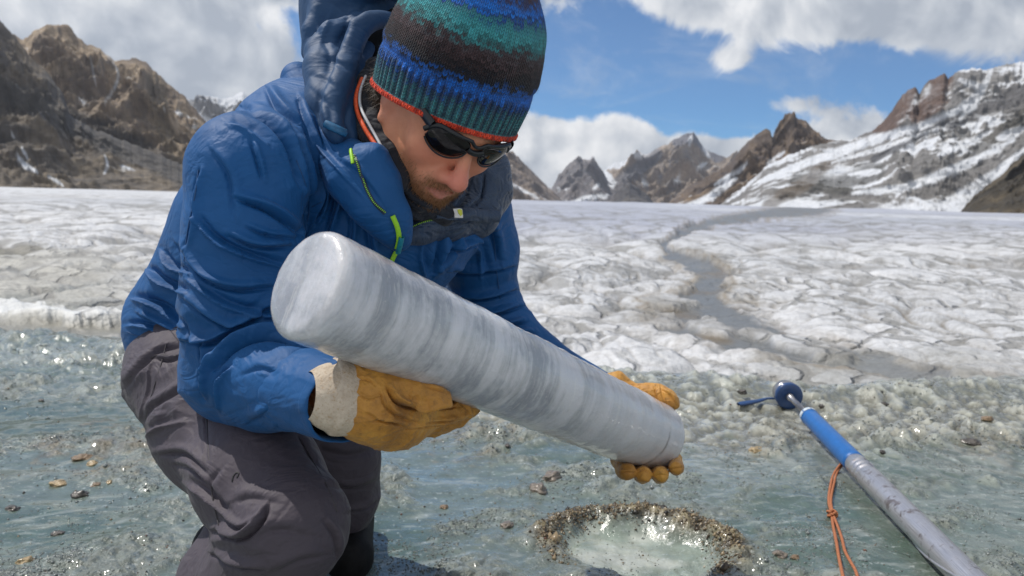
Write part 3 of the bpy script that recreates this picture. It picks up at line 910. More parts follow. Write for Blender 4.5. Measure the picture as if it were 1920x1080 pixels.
mountain('mountain', [(1330, 396), (1370, 368), (1400, 345), (1440, 310), (1480, 290), (1530, 272), (1570, 264), (1600, 262), (1622, 250), (1640, 242), (1656, 228), (1668, 212), (1680, 196), (1692, 178), (1704, 168), (1714, 162), (1720, 168), (1724, 176), (1732, 160), (1745, 150), (1758, 142), (1770, 138), (1778, 146), (1790, 137), (1805, 131), (1822, 127), (1850, 131), (1872, 124), (1890, 120), (1910, 117), (1930, 112), (2000, 70), (2100, 20), (2300, -60), (2700, -200)],
         1900, hz, front=0.55, cols=((0.19, 0.185, 0.18), (0.26, 0.25, 0.24), (0.13, 0.125, 0.122)), snow=0.20, rough_amp=0.10, seed=64, tilt=-0.9, rows=190,
         scree=[([(1700, 172), (1690, 200), (1660, 235)], 26, (0.115, 0.08, 0.065), 1), ([(1765, 148), (1755, 185), (1720, 215)], 24, (0.12, 0.085, 0.07), 1), ([(1500, 340), (1570, 345), (1640, 320)], 22, (0.09, 0.088, 0.082), .9), ([(1780, 235), (1850, 200), (1920, 170)], 16, (0.10, 0.098, 0.10), .8), ([(1640, 300), (1740, 245), (1770, 232)], 8, (0.09, 0.09, 0.095), 1), ([(1820, 300), (1870, 250), (1925, 215)], 14, (0.10, 0.095, 0.085), .9), ([(1440, 385), (1500, 350), (1560, 300)], 16, (0.12, 0.10, 0.08), .8)],
         bands=[([(1422, 342), (1500, 310), (1560, 290), (1640, 262), (1730, 235), (1820, 196)], 11, 1), ([(1440, 308), (1475, 286)], 5, 1), ([(1560, 305), (1660, 275), (1760, 240)], 5, .9), ([(1590, 328), (1650, 320)], 9, 1), ([(1600, 362), (1700, 350), (1800, 312), (1900, 262)], 9, 1), ([(1640, 395), (1760, 388), (1840, 345), (1925, 280)], 13, .95), ([(1760, 290), (1810, 270), (1860, 245)], 7, 1), ([(1800, 150), (1840, 170), (1800, 200)], 10, .7), ([(1860, 130), (1830, 190), (1800, 222)], 8, .8), ([(1870, 260), (1925, 240)], 9, .9)])
mountain('mountain', [(1760, 412), (1800, 398), (1825, 368), (1850, 348), (1876, 330), (1900, 305), (1925, 284), (1980, 240), (2100, 150), (2400, 20), (2800, -100)],
         1100, hz, cols=((0.060, 0.052, 0.040), (0.105, 0.085, 0.058), (0.045, 0.042, 0.038)), snow=-0.25, rough_amp=0.25, seed=77, tilt=-0.5)


# ------------------------------------------------------------------ ice core
CA = K(570, 528, 0.80); CB = K(1234, 823, 1.35)
CAX = (CB - CA) / np.linalg.norm(CB - CA); CL = np.linalg.norm(CB - CA); CR = 0.0595


def core_at(u):
    """point of the core's axis seen at photo column u"""
    ts = np.linspace(0, 1, 400); P = CA + (CB - CA) * ts[:, None]
    uu, vv_, dd = px(P); i = np.argmin(abs(uu - u)); return P[i], dd[i]


m_core, g, b = newmat('core_ice')
co = obj_co(g)
tcn = g.add('ShaderNodeUVMap', uv_map='UVMap').outputs[0]
sp = g.add('ShaderNodeSeparateXYZ', {0: tcn})
al = sp.outputs[0]   # metres along the core
wp = g.m('ADD', al, g.m('MULTIPLY', g.m('SUBTRACT', g.noise(co, 9, 4, 0.6), 0.5), 0.024))
cv = g.add('ShaderNodeCombineXYZ', {0: wp, 1: g.m('MULTIPLY', sp.outputs[1], 0.010), 2: 0.0})
bandn = g.noise(cv, 26, 4, 0.6)
bandf = g.noise(g.vm('MULTIPLY', cv, (1, 3, 1)), 95, 4, 0.65)
mott = g.noise(co, 45, 6, 0.65)
fog = g.noise(co, 14, 4, 0.55)
clear = g.ss(g.m('ADD', g.m('ADD', g.m('MULTIPLY', bandn, 1.0), g.m('MULTIPLY', bandf, 0.60)), g.m('ADD', g.m('MULTIPLY', mott, 0.36), g.m('MULTIPLY', fog, 0.60))), g.m('ADD', 1.02, g.m('MULTIPLY', g.ss(al, 0.05, 0.5), 0.12)), 1.46)
clear = g.m('MULTIPLY', clear, g.m('SUBTRACT', 1.0, g.m('MULTIPLY', g.ss(al, 0.36, 0.55), 0.75)))
col = g.ramp(clear, [(0.0, (0.84, 0.84, 0.88)), (0.5, (0.77, 0.78, 0.82)), (1.0, (0.60, 0.625, 0.675))])
lines = g.ss(bandf, 0.56, 0.66)
col = g.mix(g.m('MULTIPLY', lines, 0.8), col, (0.92, 0.92, 0.93))
scr = g.ss(g.noise(g.vm('MULTIPLY', co, (1, 1, 1)), 120, 4, 0.7), 0.60, 0.74)
col = g.mix(g.m('MULTIPLY', scr, 0.7), col, (0.94, 0.95, 0.96))
dk = g.ss(g.noise(g.vm('ADD', co, (3, 3, 3)), 70, 5, 0.7), 0.64, 0.74)
col = g.mix(g.m('MULTIPLY', dk, g.m('MULTIPLY', clear, 0.35)), col, (0.22, 0.24, 0.27))
vb = g.add('ShaderNodeTexVoronoi', {'Vector': co, 'Scale': 330.0}, feature='F1').outputs[0]
bub = g.m('MULTIPLY', g.m('SUBTRACT', 1.0, g.ss(vb, 0.10, 0.24)), g.ss(g.noise(co, 22, 4, .6), .46, .62))
col = g.mix(g.m('MULTIPLY', bub, 0.7), col, (0.93, 0.94, 0.96))
ve = g.add('ShaderNodeTexVoronoi', {'Vector': g.vm('ADD', co, g.vm('MULTIPLY', g.add('ShaderNodeTexNoise', {'Vector': co, 'Scale': 40.0, 'Detail': 4.0}).outputs[1], (.03, .03, .03))), 'Scale': 26.0}, feature='DISTANCE_TO_EDGE').outputs[0]
crk_ = g.m('MULTIPLY', g.m('SUBTRACT', 1.0, g.ss(ve, 0.0, 0.022)), g.ss(g.noise(co, 16, 3, .6), .50, .62))
col = g.mix(g.m('MULTIPLY', crk_, 0.35), col, (0.90, 0.92, 0.95))
ringd = g.m('MULTIPLY', g.m('SUBTRACT', 1.0, g.ss(g.m('ABSOLUTE', g.m('SUBTRACT', wp, CL - 0.075)), 0.0, 0.006)), g.ss(g.noise(co, 30, 4), 0.42, 0.6))
col = g.mix(g.m('MULTIPLY', ringd, 0.7), col, (0.26, 0.24, 0.23))
g.set(b.inputs['Base Color'], col)
b.inputs['Roughness'].default_value = 0.22
b.inputs['IOR'].default_value = 1.31
b.inputs['Subsurface Weight'].default_value = 0.55
b.inputs['Subsurface Radius'].default_value = (0.03, 0.034, 0.036)
b.inputs['Subsurface Scale'].default_value = 0.8
g.set(b.inputs['Transmission Weight'], g.m('ADD', g.m('MULTIPLY', clear, 0.22), 0.30))
b.inputs['Coat Weight'].default_value = 0.8; b.inputs['Coat Roughness'].default_value = 0.10; b.inputs['Coat IOR'].default_value = 1.31
bump(g, b, g.m('ADD', g.m('MULTIPLY', mott, 0.5), g.m('ADD', g.m('MULTIPLY', bandf, 0.55), g.m('MULTIPLY', g.noise(co, 260, 4, 0.65), 0.30))), 0.55, 0.004)

pr = [(0.0, 0.0)]
for r in np.linspace(0.004, CR - 0.012, 22): pr.append((0.0015 * (r / CR) ** 2 - 0.001, r))
for a in np.linspace(0.15, PI / 2, 6): pr.append((0.012 - 0.012 * math.cos(a), CR - 0.012 + 0.012 * math.sin(a)))
for t in np.linspace(0.018, CL - 0.030, 150): pr.append((t, CR - 0.0008 * (t > CL - 0.075)))
for a in np.linspace(0.1, PI / 2, 9): pr.append((CL - 0.026 + 0.026 * math.sin(a), CR - 0.0265 + 0.026 * math.cos(a)))
for r in np.linspace(CR - 0.03, 0, 10): pr.append((CL, r))
V, F = lathe(CA, CB, pr, 96)
ca_, sa_ = CA, CAX
along = (V - CA) @ CAX
rad = V - CA - along[:, None] * CAX; rl = np.linalg.norm(rad, axis=1)
rn = rad / (rl[:, None] + 1e-9)
n_ = fbm(V[:, 0] * 18, V[:, 1] * 18, V[:, 2] * 18, 4); n2_ = pn(along * 60, along * 0, 2.0)
V = V + rn * ((n_ * 0.0016 + n2_ * 0.0007) * (rl > 0.02))[:, None]
V = V + CAX * (fbm(V[:, 0] * 30, V[:, 1] * 30, V[:, 2] * 30, 4) * 0.0018 * (along < 0.005))[:, None]
Vang = np.arctan2(rn @ np.cross(CAX, [0, 0, 1.0]), rn[:, 2])
core = mk('ice_core', V, F, m_core, uv=np.c_[along, ((V - CA) @ np.cross(CAX, [0, 0, 1.0])) / CR])
set_props(core, 'thick milky white cylinder of glacier ice with thin cloudy bands, held in both gloved hands', 'ice core')

# ------------------------------------------------------------------ person
HO = K(835, 232, 1.10)     # between the ears
HO = CAM + 1.10 * FW + (-0.1010) * RT + 0.2345 * UP
HS = 0.945
cvec = lambda a, b_, c: a * RT + b_ * UP - c * FW
HL = cvec(.777, -.106, -.62); HU = cvec(.542, .613, .575); HF = cvec(.319, -.783, .534)
HM = np.array([HL, HU, HF]); HM = HM / np.linalg.norm(HM, axis=1)[:, None]


def hp(l, u, f): return HO + HS * (l * HM[0] + u * HM[1] + f * HM[2])


skin, g, b = newmat('skin')
co = obj_co(g)
tone = g.add('ShaderNodeAttribute', attribute_name='tone').outputs[0]
n = g.noise(co, 60, 5, 0.6)
g.set(b.inputs['Base Color'], g.mix(0.35, tone, g.ramp(n, [(0.3, (0.40, 0.38, 0.37)), (0.7, (0.60, 0.60, 0.60))]), 'OVERLAY'))
b.inputs['Roughness'].default_value = 0.50
b.inputs['Subsurface Weight'].default_value = 0.25
b.inputs['Subsurface Radius'].default_value = (0.012, 0.005, 0.003)
b.inputs['Subsurface Scale'].default_value = 0.5
bump(g, b, g.m('ADD', g.noise(co, 700, 3, 0.6), g.noise(co, 180, 4, 0.6)), 0.45, 0.0012)

s = Sdf(0.003, 0.02)
e = lambda c, r, **k: s.ell(hp(*c), tuple(q_ * HS for q_ in r), HM, **k)
cn = lambda a, b_, r1, r2, **k: s.cone(hp(*a), hp(*b_), r1 * HS, r2 * HS, **k)
e((0, .045, -.012), (.077, .092, .100))
e((0, -.015, .030), (.064, .080, .066), k=.03)
for q in (-1, 1):
    cn((q * .056, -.030, .000), (q * .047, -.062, .030), .020, .017, k=.03)
    cn((q * .047, -.062, .030), (q * .012, -.084, .074), .018, .016, k=.03)
    e((q * .043, -.004, .066), (.024, .020, .020), k=.025)
    e((q * .034, .030, .082), (.017, .010, .012), k=.012)
    cn((q * .012, .043, .090), (q * .046, .042, .074), .011, .009, k=.015)
    e((q * .014, -.0175, .105), (.0092, .0085, .012), k=.006)
    cn((q * .014, -.024, .098), (q * .029, -.044, .086), .008, .009, k=.015)
    e((q * .078, .000, -.008), (.008, .028, .016), k=.006)
    e((q * .085, .008, -.012), (.006, .022, .014), k=.006)
    cn((q * .082, -.026, .000), (q * .080, -.020, -.004), .007, .007, k=.005)
    e((q * .0068, -.0265, .111), (.0036, .004, .005), k=.003, sub=True)
e((0, -.083, .078), (.019, .015, .016), k=.02)
cn((0, .030, .094), (0, -.006, .118), .0088, .0108, k=.010)
e((0, -.013, .1215), (.0135, .0120, .0130), k=.009)
e((0, -.048, .078), (.034, .028, .021), k=.02)
cn((-.019, -.0460, .0925), (0, -.0425, .1010), .0048, .0066, k=.006); cn((.019, -.0460, .0925), (0, -.0425, .1010), .0048, .0066, k=.006)
cn((-.016, -.0545, .0925), (0, -.0560, .1000), .0056, .0078, k=.006); cn((.016, -.0545, .0925), (0, -.0560, .1000), .0056, .0078, k=.006)
cn((-.026, -.0498, .0925), (0, -.0492, .1085), .0020, .0030, k=.003, sub=True); cn((.026, -.0498, .0925), (0, -.0492, .1085), .0020, .0030, k=.003, sub=True)
# neck and the rest of the body, under the clothes
s.cone(hp(0, -.03, -.035), K(735, 285, 1.17), .055, .058, k=.03)
body_ch = [
    [(735, 285, 1.18, 75), (600, 340, 1.24, 130), (480, 450, 1.29, 120), (385, 590, 1.33, 100), (390, 700, 1.34, 95)],
    [(600, 320, 1.22, 100), (470, 330, 1.05, 75), (462, 450, 1.04, 62), (440, 690, 1.08, 56), (560, 722, .97, 50), (660, 745, .885, 38)],
    [(680, 350, 1.25, 100), (870, 385, 1.34, 60), (900, 480, 1.39, 48), (898, 590, 1.43, 42), (1000, 690, 1.42, 38), (1130, 742, 1.405, 28)],
    [(385, 700, 1.28, 90), (470, 850, 1.10, 75), (548, 985, .99, 78), (480, 1150, 1.10, 70), (400, 1300, 1.22, 60)],
    [(440, 700, 1.36, 90), (560, 800, 1.36, 70), (630, 870, 1.36, 58), (640, 950, 1.40, 45), (640, 1000, 1.44, 34)]]
for ch in body_ch: s.chain(ch, k=.03)
V, F = s.build()
V = relax(V, F, 1, 0.4)
loc = (V - HO) @ HM.T / HS
l, u_, f_ = loc.T
ncol = fbm(V[:, 0] * 25, V[:, 1] * 25, V[:, 2] * 25, 3)
base = np.array([0.60, 0.265, 0.15])
tone_ = np.tile(base, (len(V), 1)) * (1 + 0.25 * ncol[:, None])
def tint(mask, c):
    global tone_
    tone_ = tone_ + (np.array(c) - tone_) * np.clip(mask, 0, 1)[:, None]
bl = lambda a, b_, c, r: np.exp(-((l - a) ** 2 + (u_ - b_) ** 2 + (f_ - c) ** 2) / r ** 2)
tint(bl(0, -.010, .122, .026) * .9, (0.66, 0.21, 0.16))
tint((bl(-.045, -.005, .085, .030) + bl(.045, -.005, .085, .030)) * .6, (0.60, 0.20, 0.13))
tint(bl(-.08, 0, -.01, .03) * .6, (0.55, 0.23, 0.17))
lip = ((np.abs(u_ + .050 + .10 * np.abs(l) * 0) < .0095 - np.abs(l) * .32) & (f_ > .088) & (np.abs(l) < .025)).astype(float)
tint(lip * .75, (0.42, 0.15, 0.12))
# stubble shadow on jaw, chin and upper lip (its colour is the hair's own)
beard_m = sm(-(u_ + .036) + 0.012 * ncol - 0.10 * np.clip(.062 - f_, 0, .08), -.006, .016) * sm(f_, -.02, .02) * (1 - lip)
beard_m = np.maximum(beard_m, np.exp(-((u_ + .034) / .007) ** 2) * (np.abs(l) < .034) * sm(f_, .075, .088))
beard_m *= (loc[:, 1] > -.125)
tint(beard_m * .5, (0.20, 0.10, 0.05))
person = mk('person', V, F, skin, attrs={'tone': np.clip(tone_, 0, 1)})
set_props(person, 'kneeling man in blue jacket, striped knit hat and dark glasses looking down at the ice', 'person')
sub = person.modifiers.new('sub', 'SUBSURF'); sub.levels = 0; sub.render_levels = 1
bodyN = normals(V, F)
BODY = (V, F, loc, bodyN, beard_m)


def strands(name, P, Dn, Ln, Wd, mat, parent, droop=0.3, curl=0.25, seed=1):
    """short three-sided tapering hairs"""
    r = np.random.RandomState(seed); n = len(P)
    T = Dn / np.linalg.norm(Dn, axis=1)[:, None]
    A = np.cross(T, r.normal(size=(n, 3))); A /= np.linalg.norm(A, axis=1)[:, None]; B = np.cross(T, A)
    bend = (A * r.normal(size=(n, 1)) + np.array([0, 0, -1.0]) * droop) * curl
    pts = [P - T * 0.0006, P + (T + bend * 0.25) * (Ln * 0.5)[:, None], P + (T + bend) * Ln[:, None]]
    rs = [Wd, Wd * 0.8, Wd * 0.12]
    Vs = []
    for p, rr in zip(pts, rs):
        for k in range(3):
            a = 2 * PI * k / 3
            Vs.append(p + (A * math.cos(a) + B * math.sin(a)) * np.reshape(rr, (-1, 1)))
    V = np.stack(Vs, 1).reshape(-1, 3)
    f = []
    for lv in range(2):
        for k in range(3):
            k2 = (k + 1) % 3
            f.append([lv * 3 + k, lv * 3 + k2, lv * 3 + 3 + k2, lv * 3 + 3 + k])
    F = (np.arange(n)[:, None, None] * 9 + np.array(f)[None]).reshape(-1, 4)
    return mk(name, V, F, mat, parent, smooth=False)


m_beard = simple('beard_hair', (0.27, 0.135, 0.055), 0.5, var=.5, scale=200)
rsd = np.random.RandomState(3)
w_ = beard_m * (bodyN @ HM[2] * 0 + 1); w_ = np.where((loc[:, 1] > -.115) & (loc[:, 2] > -.02), w_, 0)
w_ = w_ * (0.25 + sm(-loc[:, 1], .045, .08) * 1.2 + 0.6 * np.exp(-((u_ + .034) / .008) ** 2) * (f_ > .08))
pi = rsd.choice(len(V), 12000, p=w_ / w_.sum())
Pb = V[pi] + rsd.normal(size=(len(pi), 3)) * .0015
dn = bodyN[pi] * np.sign((bodyN[pi] * (V[pi] - hp(0, -.02, .01))).sum(1))[:, None] * .7 - HM[1] * 1.0 + rsd.normal(size=(len(pi), 3)) * .35
strands('beard', Pb, dn, rsd.uniform(.003, .0085, len(pi)), rsd.uniform(.00016, .0003, len(pi)), m_beard, person)
m_hair = simple('head_hair', (0.055, 0.035, 0.022), 0.45, var=.5, scale=200)
# hair at the temple and nape, below the hat
th_ = rsd.uniform(0, 1, 1500)
Ph = np.array([hp(-.081 + .01 * rsd.rand(), .030 - .045 * t * 1.0 + .01 * rsd.randn(), -.035 - .030 * rsd.rand() + .01 * rsd.randn()) for t in th_])
Dh = -HM[1] * 1.0 - HM[0] * .25 - HM[2] * .2 + rsd.normal(size=(1500, 3)) * .3
strands('hair', Ph, Dh, rsd.uniform(.012, .028, 1500), rsd.uniform(.0002, .0004, 1500), m_hair, person, curl=.5)

# ------------------------------------------------------------------ knit hat
hatU = cvec(.36, .865, .34); hatU = hatU / np.linalg.norm(hatU)
hx = HM[2] - hatU * (HM[2] @ hatU); hx /= np.linalg.norm(hx); hy = np.cross(hatU, hx)
HC = K(833, 205, 1.100)
nh, na = 330, 720
HH = 0.212
tt = np.concatenate([np.linspace(0, 0.86, 250), np.linspace(0.865, 1.0, 80)])
an = np.linspace(0, 2 * PI, na, endpoint=False)
Tg, Ag = np.meshgrid(tt, an, indexing='ij')
hgt_ = Tg * HH
prof = (1 - np.clip((Tg - 0.06) / 0.94, 0, 1) ** 2.9) ** (1 / 1.9)
prof = prof * (0.955 + 0.075 * np.sin(np.clip(Tg / 0.55, 0, 1) * PI / 2)) / 1.0
a_ = 0.1140; b__ = 0.1060
rib = np.cos(Ag * 62)
ribm = sm(hgt_, .004, .010) * (1 - sm(hgt_, .044, .056))
redm = 1 - sm(hgt_, .004, .0085)
dr = rib * 0.0011 * ribm + redm * (0.0030 + 0.0010 * np.abs(np.sin(Ag * 70)))
dr += 0.0022 * fbm(np.cos(Ag) * 3, np.sin(Ag) * 3, hgt_ * 22, 3) * sm(hgt_, .03, .08)
# a soft fold where the cuff band meets the crown
dr += -0.0020 * np.exp(-((hgt_ - .062 - .010 * np.cos(Ag - 2.2)) / .006) ** 2) + 0.0018 * np.exp(-((hgt_ - .074 - .010 * np.cos(Ag - 2.2)) / .010) ** 2)
Rx = a_ * prof + dr; Ry = b__ * prof + dr
V = HC + (Rx * np.cos(Ag))[..., None] * hx + (Ry * np.sin(Ag))[..., None] * hy + hgt_[..., None] * hatU
m_hat, g, b = newmat('knit_wool')
uvn = g.add('ShaderNodeUVMap', uv_map='UVMap').outputs[0]
sp = g.add('ShaderNodeSeparateXYZ', {0: uvn})
ua, hv = sp.outputs[0], sp.outputs[1]       # turns 0..1, height in metres
co = obj_co(g)
# stitches: columns of little V shapes
ncol_ = 104.0
cx = g.m('MULTIPLY', ua, ncol_); fx = g.m('FRACT', cx)
ax_ = g.m('ABSOLUTE', g.m('SUBTRACT', fx, 0.5))
rowp = g.m('ADD', g.m('MULTIPLY', hv, 230.0), g.m('MULTIPLY', ax_, -1.3))
fy = g.m('FRACT', rowp)
st = g.m('MULTIPLY', g.m('SINE', g.m('MULTIPLY', fy, PI)), g.m('SINE', g.m('MULTIPLY', g.m('FRACT', g.m('MULTIPLY', ax_, 2.0)), PI)))
# stripes with wavering edges, stitch-sized speckle where colours change
cellv = g.add('ShaderNodeCombineXYZ', {0: g.m('FLOOR', cx), 1: g.m('FLOOR', rowp), 2: 0.0})
wn_ = g.add('ShaderNodeTexWhiteNoise', {'Vector': cellv}, noise_dimensions='2D').outputs[0]
hv2 = g.m('ADD', hv, g.m('ADD', g.m('MULTIPLY', g.m('SUBTRACT', wn_, 0.5), 0.014), g.m('MULTIPLY', g.m('SUBTRACT', g.noise(co, 14, 4, 0.6), 0.5), 0.022)))
hv2 = g.m('ADD', hv2, g.m('MULTIPLY', g.m('COSINE', g.m('SUBTRACT', g.m('MULTIPLY', ua, 2 * PI), 2.2)), -0.010))
stops = [(0.0, (.030, .115, .125)), (.030, (.040, .22, .22)), (.043, (.020, .085, .16)), (.050, (.010, .085, .30)), (.060, (.012, .16, .60)), (.069, (.008, .07, .25)), (.074, (.006, .012, .020)),
         (.085, (.010, .010, .012)), (.098, (.022, .018, .018)), (.112, (.045, .034, .034)), (.122, (.048, .050, .052)), (.133, (.030, .17, .17)), (.150, (.045, .34, .34)), (.166, (.030, .20, .24)), (.173, (.012, .055, .20)), (.184, (.012, .19, .66)), (.200, (.025, .05, .14)), (.212, (.05, .035, .04))]
colr = g.ramp(g.m('DIVIDE', hv2, 0.213), [((p if p < .074 else .074 + (p - .074) * .80) / 0.213, c) for p, c in stops])
red_n = g.m('SUBTRACT', 1.0, g.ss(hv, 0.0060, 0.0076))
colr = g.mix(red_n, colr, g.ramp(wn_, [(0, (.34, .030, .012)), (1, (.66, .075, .025))]))
ribd = g.m('MULTIPLY', g.m('SUBTRACT', 0.5, g.m('MULTIPLY', g.m('COSINE', g.m('MULTIPLY', ua, 2 * PI * 62)), 0.5)), g.m('MULTIPLY', g.ss(hv, 0.006, 0.010), g.m('SUBTRACT', 1.0, g.ss(hv, 0.044, 0.056))))
colr = g.mix(g.m('MULTIPLY', ribd, 0.80), colr, (0.010, 0.020, 0.050))
fz = g.noise(co, 500, 3, 0.7)
colr = g.mix(0.45, colr, g.ramp(wn_, [(0, (.30, .30, .30)), (1, (.68, .68, .68))]), 'OVERLAY')
colr = g.mix(g.m('MULTIPLY', g.ss(st, 0.35, 0.0), 0.55), colr, (0.004, 0.006, 0.012))
colr = g.mix(1.0, colr, (1.45, 1.15, 1.25), 'MULTIPLY')
g.set(b.inputs['Base Color'], colr)
b.inputs['Roughness'].default_value = 0.9
b.inputs['Sheen Weight'].default_value = 0.12; b.inputs['Sheen Roughness'].default_value = 0.5
b.inputs['Specular IOR Level'].default_value = 0.15
bump(g, b, g.m('ADD', st, g.m('MULTIPLY', fz, 0.7)), 0.9, 0.0022)
hat = mk('knit_hat', V.reshape(-1, 3), grid_faces(nh, na, True)[:, ::-1], m_hat, person, uv=np.stack([Ag / (2 * PI), hgt_], -1).reshape(-1, 2))
# closing seam of the uv: shift last column handled by a tiny dark wedge at the back, out of view
m_fz = simple('wool_fuzz', (0.10, 0.16, 0.20), 0.9, var=.6, scale=60)
hi_ = rsd.randint(0, nh - 60, 5000); ai_ = rsd.randint(0, na, 5000)
Pf = V[hi_, ai_]; nf = (Pf - (HC + hatU * .07)); nf /= np.linalg.norm(nf, axis=1)[:, None]
strands('wool_fuzz', Pf, nf + rsd.normal(size=(5000, 3)) * .8, rsd.uniform(.0015, .0045, 5000), rsd.uniform(.00005, .00009, 5000), m_fz, hat, curl=.8)

# ------------------------------------------------------------------ wraparound glasses
m_frame = simple('glasses_frame', (0.010, 0.012, 0.015), 0.3, var=.1, coat=0.15, bs=.02, spec=.35)
m_lens, g, b = newmat('dark_lens')
b.inputs['Base Color'].default_value = (0.006, 0.005, 0.006, 1); b.inputs['Roughness'].default_value = 0.06
b.inputs['Specular IOR Level'].default_value = 0.35


def gl(l, u, off=0.0):
    """wrap surface of the glasses in head coordinates"""
    rx, rf = 0.0835 + off, 0.064 + off
    a = np.clip(l / rx, -1.25, 1.25)
    u = .032 + (u - .032) * 1.18 - .001
    return hp(rx * math.sin(a * 1.05), u, .046 + rf * math.cos(a * 1.05) - 0.10 * abs(u - .032) * 0.4)


def sheet(name, outline_lo, outline_hi, mat, parent, thick=.0022, off=0.0, n=26, mrows=9):
    """a curved, thick plate between a lower and an upper edge, each a function of l"""
    out = []
    for o_ in (off, off - thick):
        for j in range(mrows):
            t = j / (mrows - 1)
            for i in range(n):
                (l0, u0), (l1, u1) = outline_lo[i], outline_hi[i]
                bulge = .0030 * (1 - (2 * t - 1) ** 2)
                out.append(gl(l0 + (l1 - l0) * t, u0 + (u1 - u0) * t, o_ + bulge))
    V = np.array(out)
    F1 = grid_faces(mrows, n); F2 = F1[:, ::-1] + n * mrows
    ring = [i for i in range(n)] + [j * n + n - 1 for j in range(1, mrows)] + [(mrows - 1) * n + i for i in range(n - 2, -1, -1)] + [j * n for j in range(mrows - 2, 0, -1)]
    r = np.array(ring); r2 = np.roll(r, -1)
    V_F = np.vstack([F1, F2, np.c_[r2, r, r + n * mrows, r2 + n * mrows]])
    return mk(name, V, V_F, mat, parent)


glasses = None
lo_prof = lambda q: .014 + .030 * abs(q - .52) ** 2.2 * 2.4
fr_parts = []
for q in (-1, 1):
    ls = np.linspace(.010, .072, 26)
    lo = [(q * x, (.036 - .0185 * math.sin(PI * min(1, max(0, (x - .010) / .068)) ** 0.85) ** 0.55)) for x in ls]
    hi = [(q * x, .036 + .0168 * math.sin(PI * min(1, max(0, (x - .006) / .078)) ** 0.8) ** 0.5) for x in ls]
    if q > 0: pass
    ln = sheet('lens', lo, hi, m_lens, None, off=-.0005)
    fr_parts.append((ln, lo, hi))
browP = np.array([gl(x, .0505 - .006 * math.cos(min(1, abs(x) / .012) * PI / 2) - 30 * max(0, abs(x) - .055) ** 2, .0008) for x in np.linspace(-.078, .078, 70)])
pts = []
V1, F1 = tube_vf(browP, .0024 + .0012 * np.abs(np.linspace(-1, 1, 70)), 10)
parts_ = [(V1, F1)]
for (ln, lo, hi) in fr_parts:
    P = np.array([gl(a, b_ - .0008, .001) for a, b_ in lo]); parts_.append(tube_vf(P, .0013, 8))
parts_.append(tube_vf(np.array([gl(x, .036 + 20 * x * x, .0005) for x in np.linspace(-.013, .013, 14)]), .0042, 8))
Vg, Fg = merge(parts_)
glasses = mk('sunglasses', Vg, Fg, m_frame, person)
for ln, _, _ in fr_parts: ln.parent = glasses; ln.matrix_parent_inverse = glasses.matrix_world.inverted()
for q in (-1, 1):
    p0 = gl(q * .072, .045, .003)
    pts = [p0, hp(q * .0760, .046, .052), hp(q * .0735, .049, .036), hp(q * .070, .055, .010), hp(q * .066, .055, -.02)]
    P = spline(np.array(pts), 8); T_, A_, B_ = frames(P)
    Vv, Ff = tube_vf(P, 1.0, 10)
    Rr = np.linspace(.0075, .0035, len(P))
    c0 = np.repeat(P, 10, 0); dlt = Vv[:len(c0)] - c0
    up_ = (dlt @ HM[1])[:, None] * HM[1]
    Vv[:len(c0)] = c0 + up_ * np.repeat(Rr, 10)[:, None] + (dlt - up_) * np.repeat(Rr * .38, 10)[:, None]
    mk('temple_arm', Vv, Ff, m_frame, glasses)

# ------------------------------------------------------------------ jacket
m_jk = fabric('blue_shell', (0.005, 0.076, 0.235), 0.60, wr=0.20, sheen=0.04, spec=.3)
m_nv = fabric('navy_lining', (0.014, 0.034, 0.075), 0.42, wr=0.5, spec=.5)
m_dk = fabric('black_fleece', (0.012, 0.015, 0.024), 0.8, wr=0.5)
m_lime = simple('lime_tape', (0.30, 0.62, 0.02), 0.5, var=.1, scale=300)
m_teal = simple('teal_tape', (0.01, 0.20, 0.27), 0.5, var=.2, scale=300)

s = Sdf(0.0042, 0.03)
s.chain([(376, 600, 1.33, 112), (478, 440, 1.29, 138), (600, 325, 1.24, 168), (700, 270, 1.19, 100)], k=.05)
s.chain([(430, 560, 1.31, 125), (600, 480, 1.26, 150), (720, 410, 1.235, 140), (800, 400, 1.28, 110)], k=.05)
s.chain([(600, 560, 1.27, 110), (740, 470, 1.23, 90), (790, 430, 1.25, 90)], k=.04)
s.chain([(372, 600, 1.33, 116), (374, 622, 1.33, 120), (480, 650, 1.25, 85)], k=.03)
# near arm
s.chain([(520, 300, 1.12, 92), (466, 325, 1.05, 108)], k=.05)
s.chain([(466, 325, 1.05, 107), (456, 440, 1.045, 104), (450, 560, 1.05, 103), (450, 690, 1.07, 101)], k=.02)
s.chain([(446, 690, 1.07, 102), (500, 709, 1.02, 94), (556, 725, .965, 84)], k=.02)
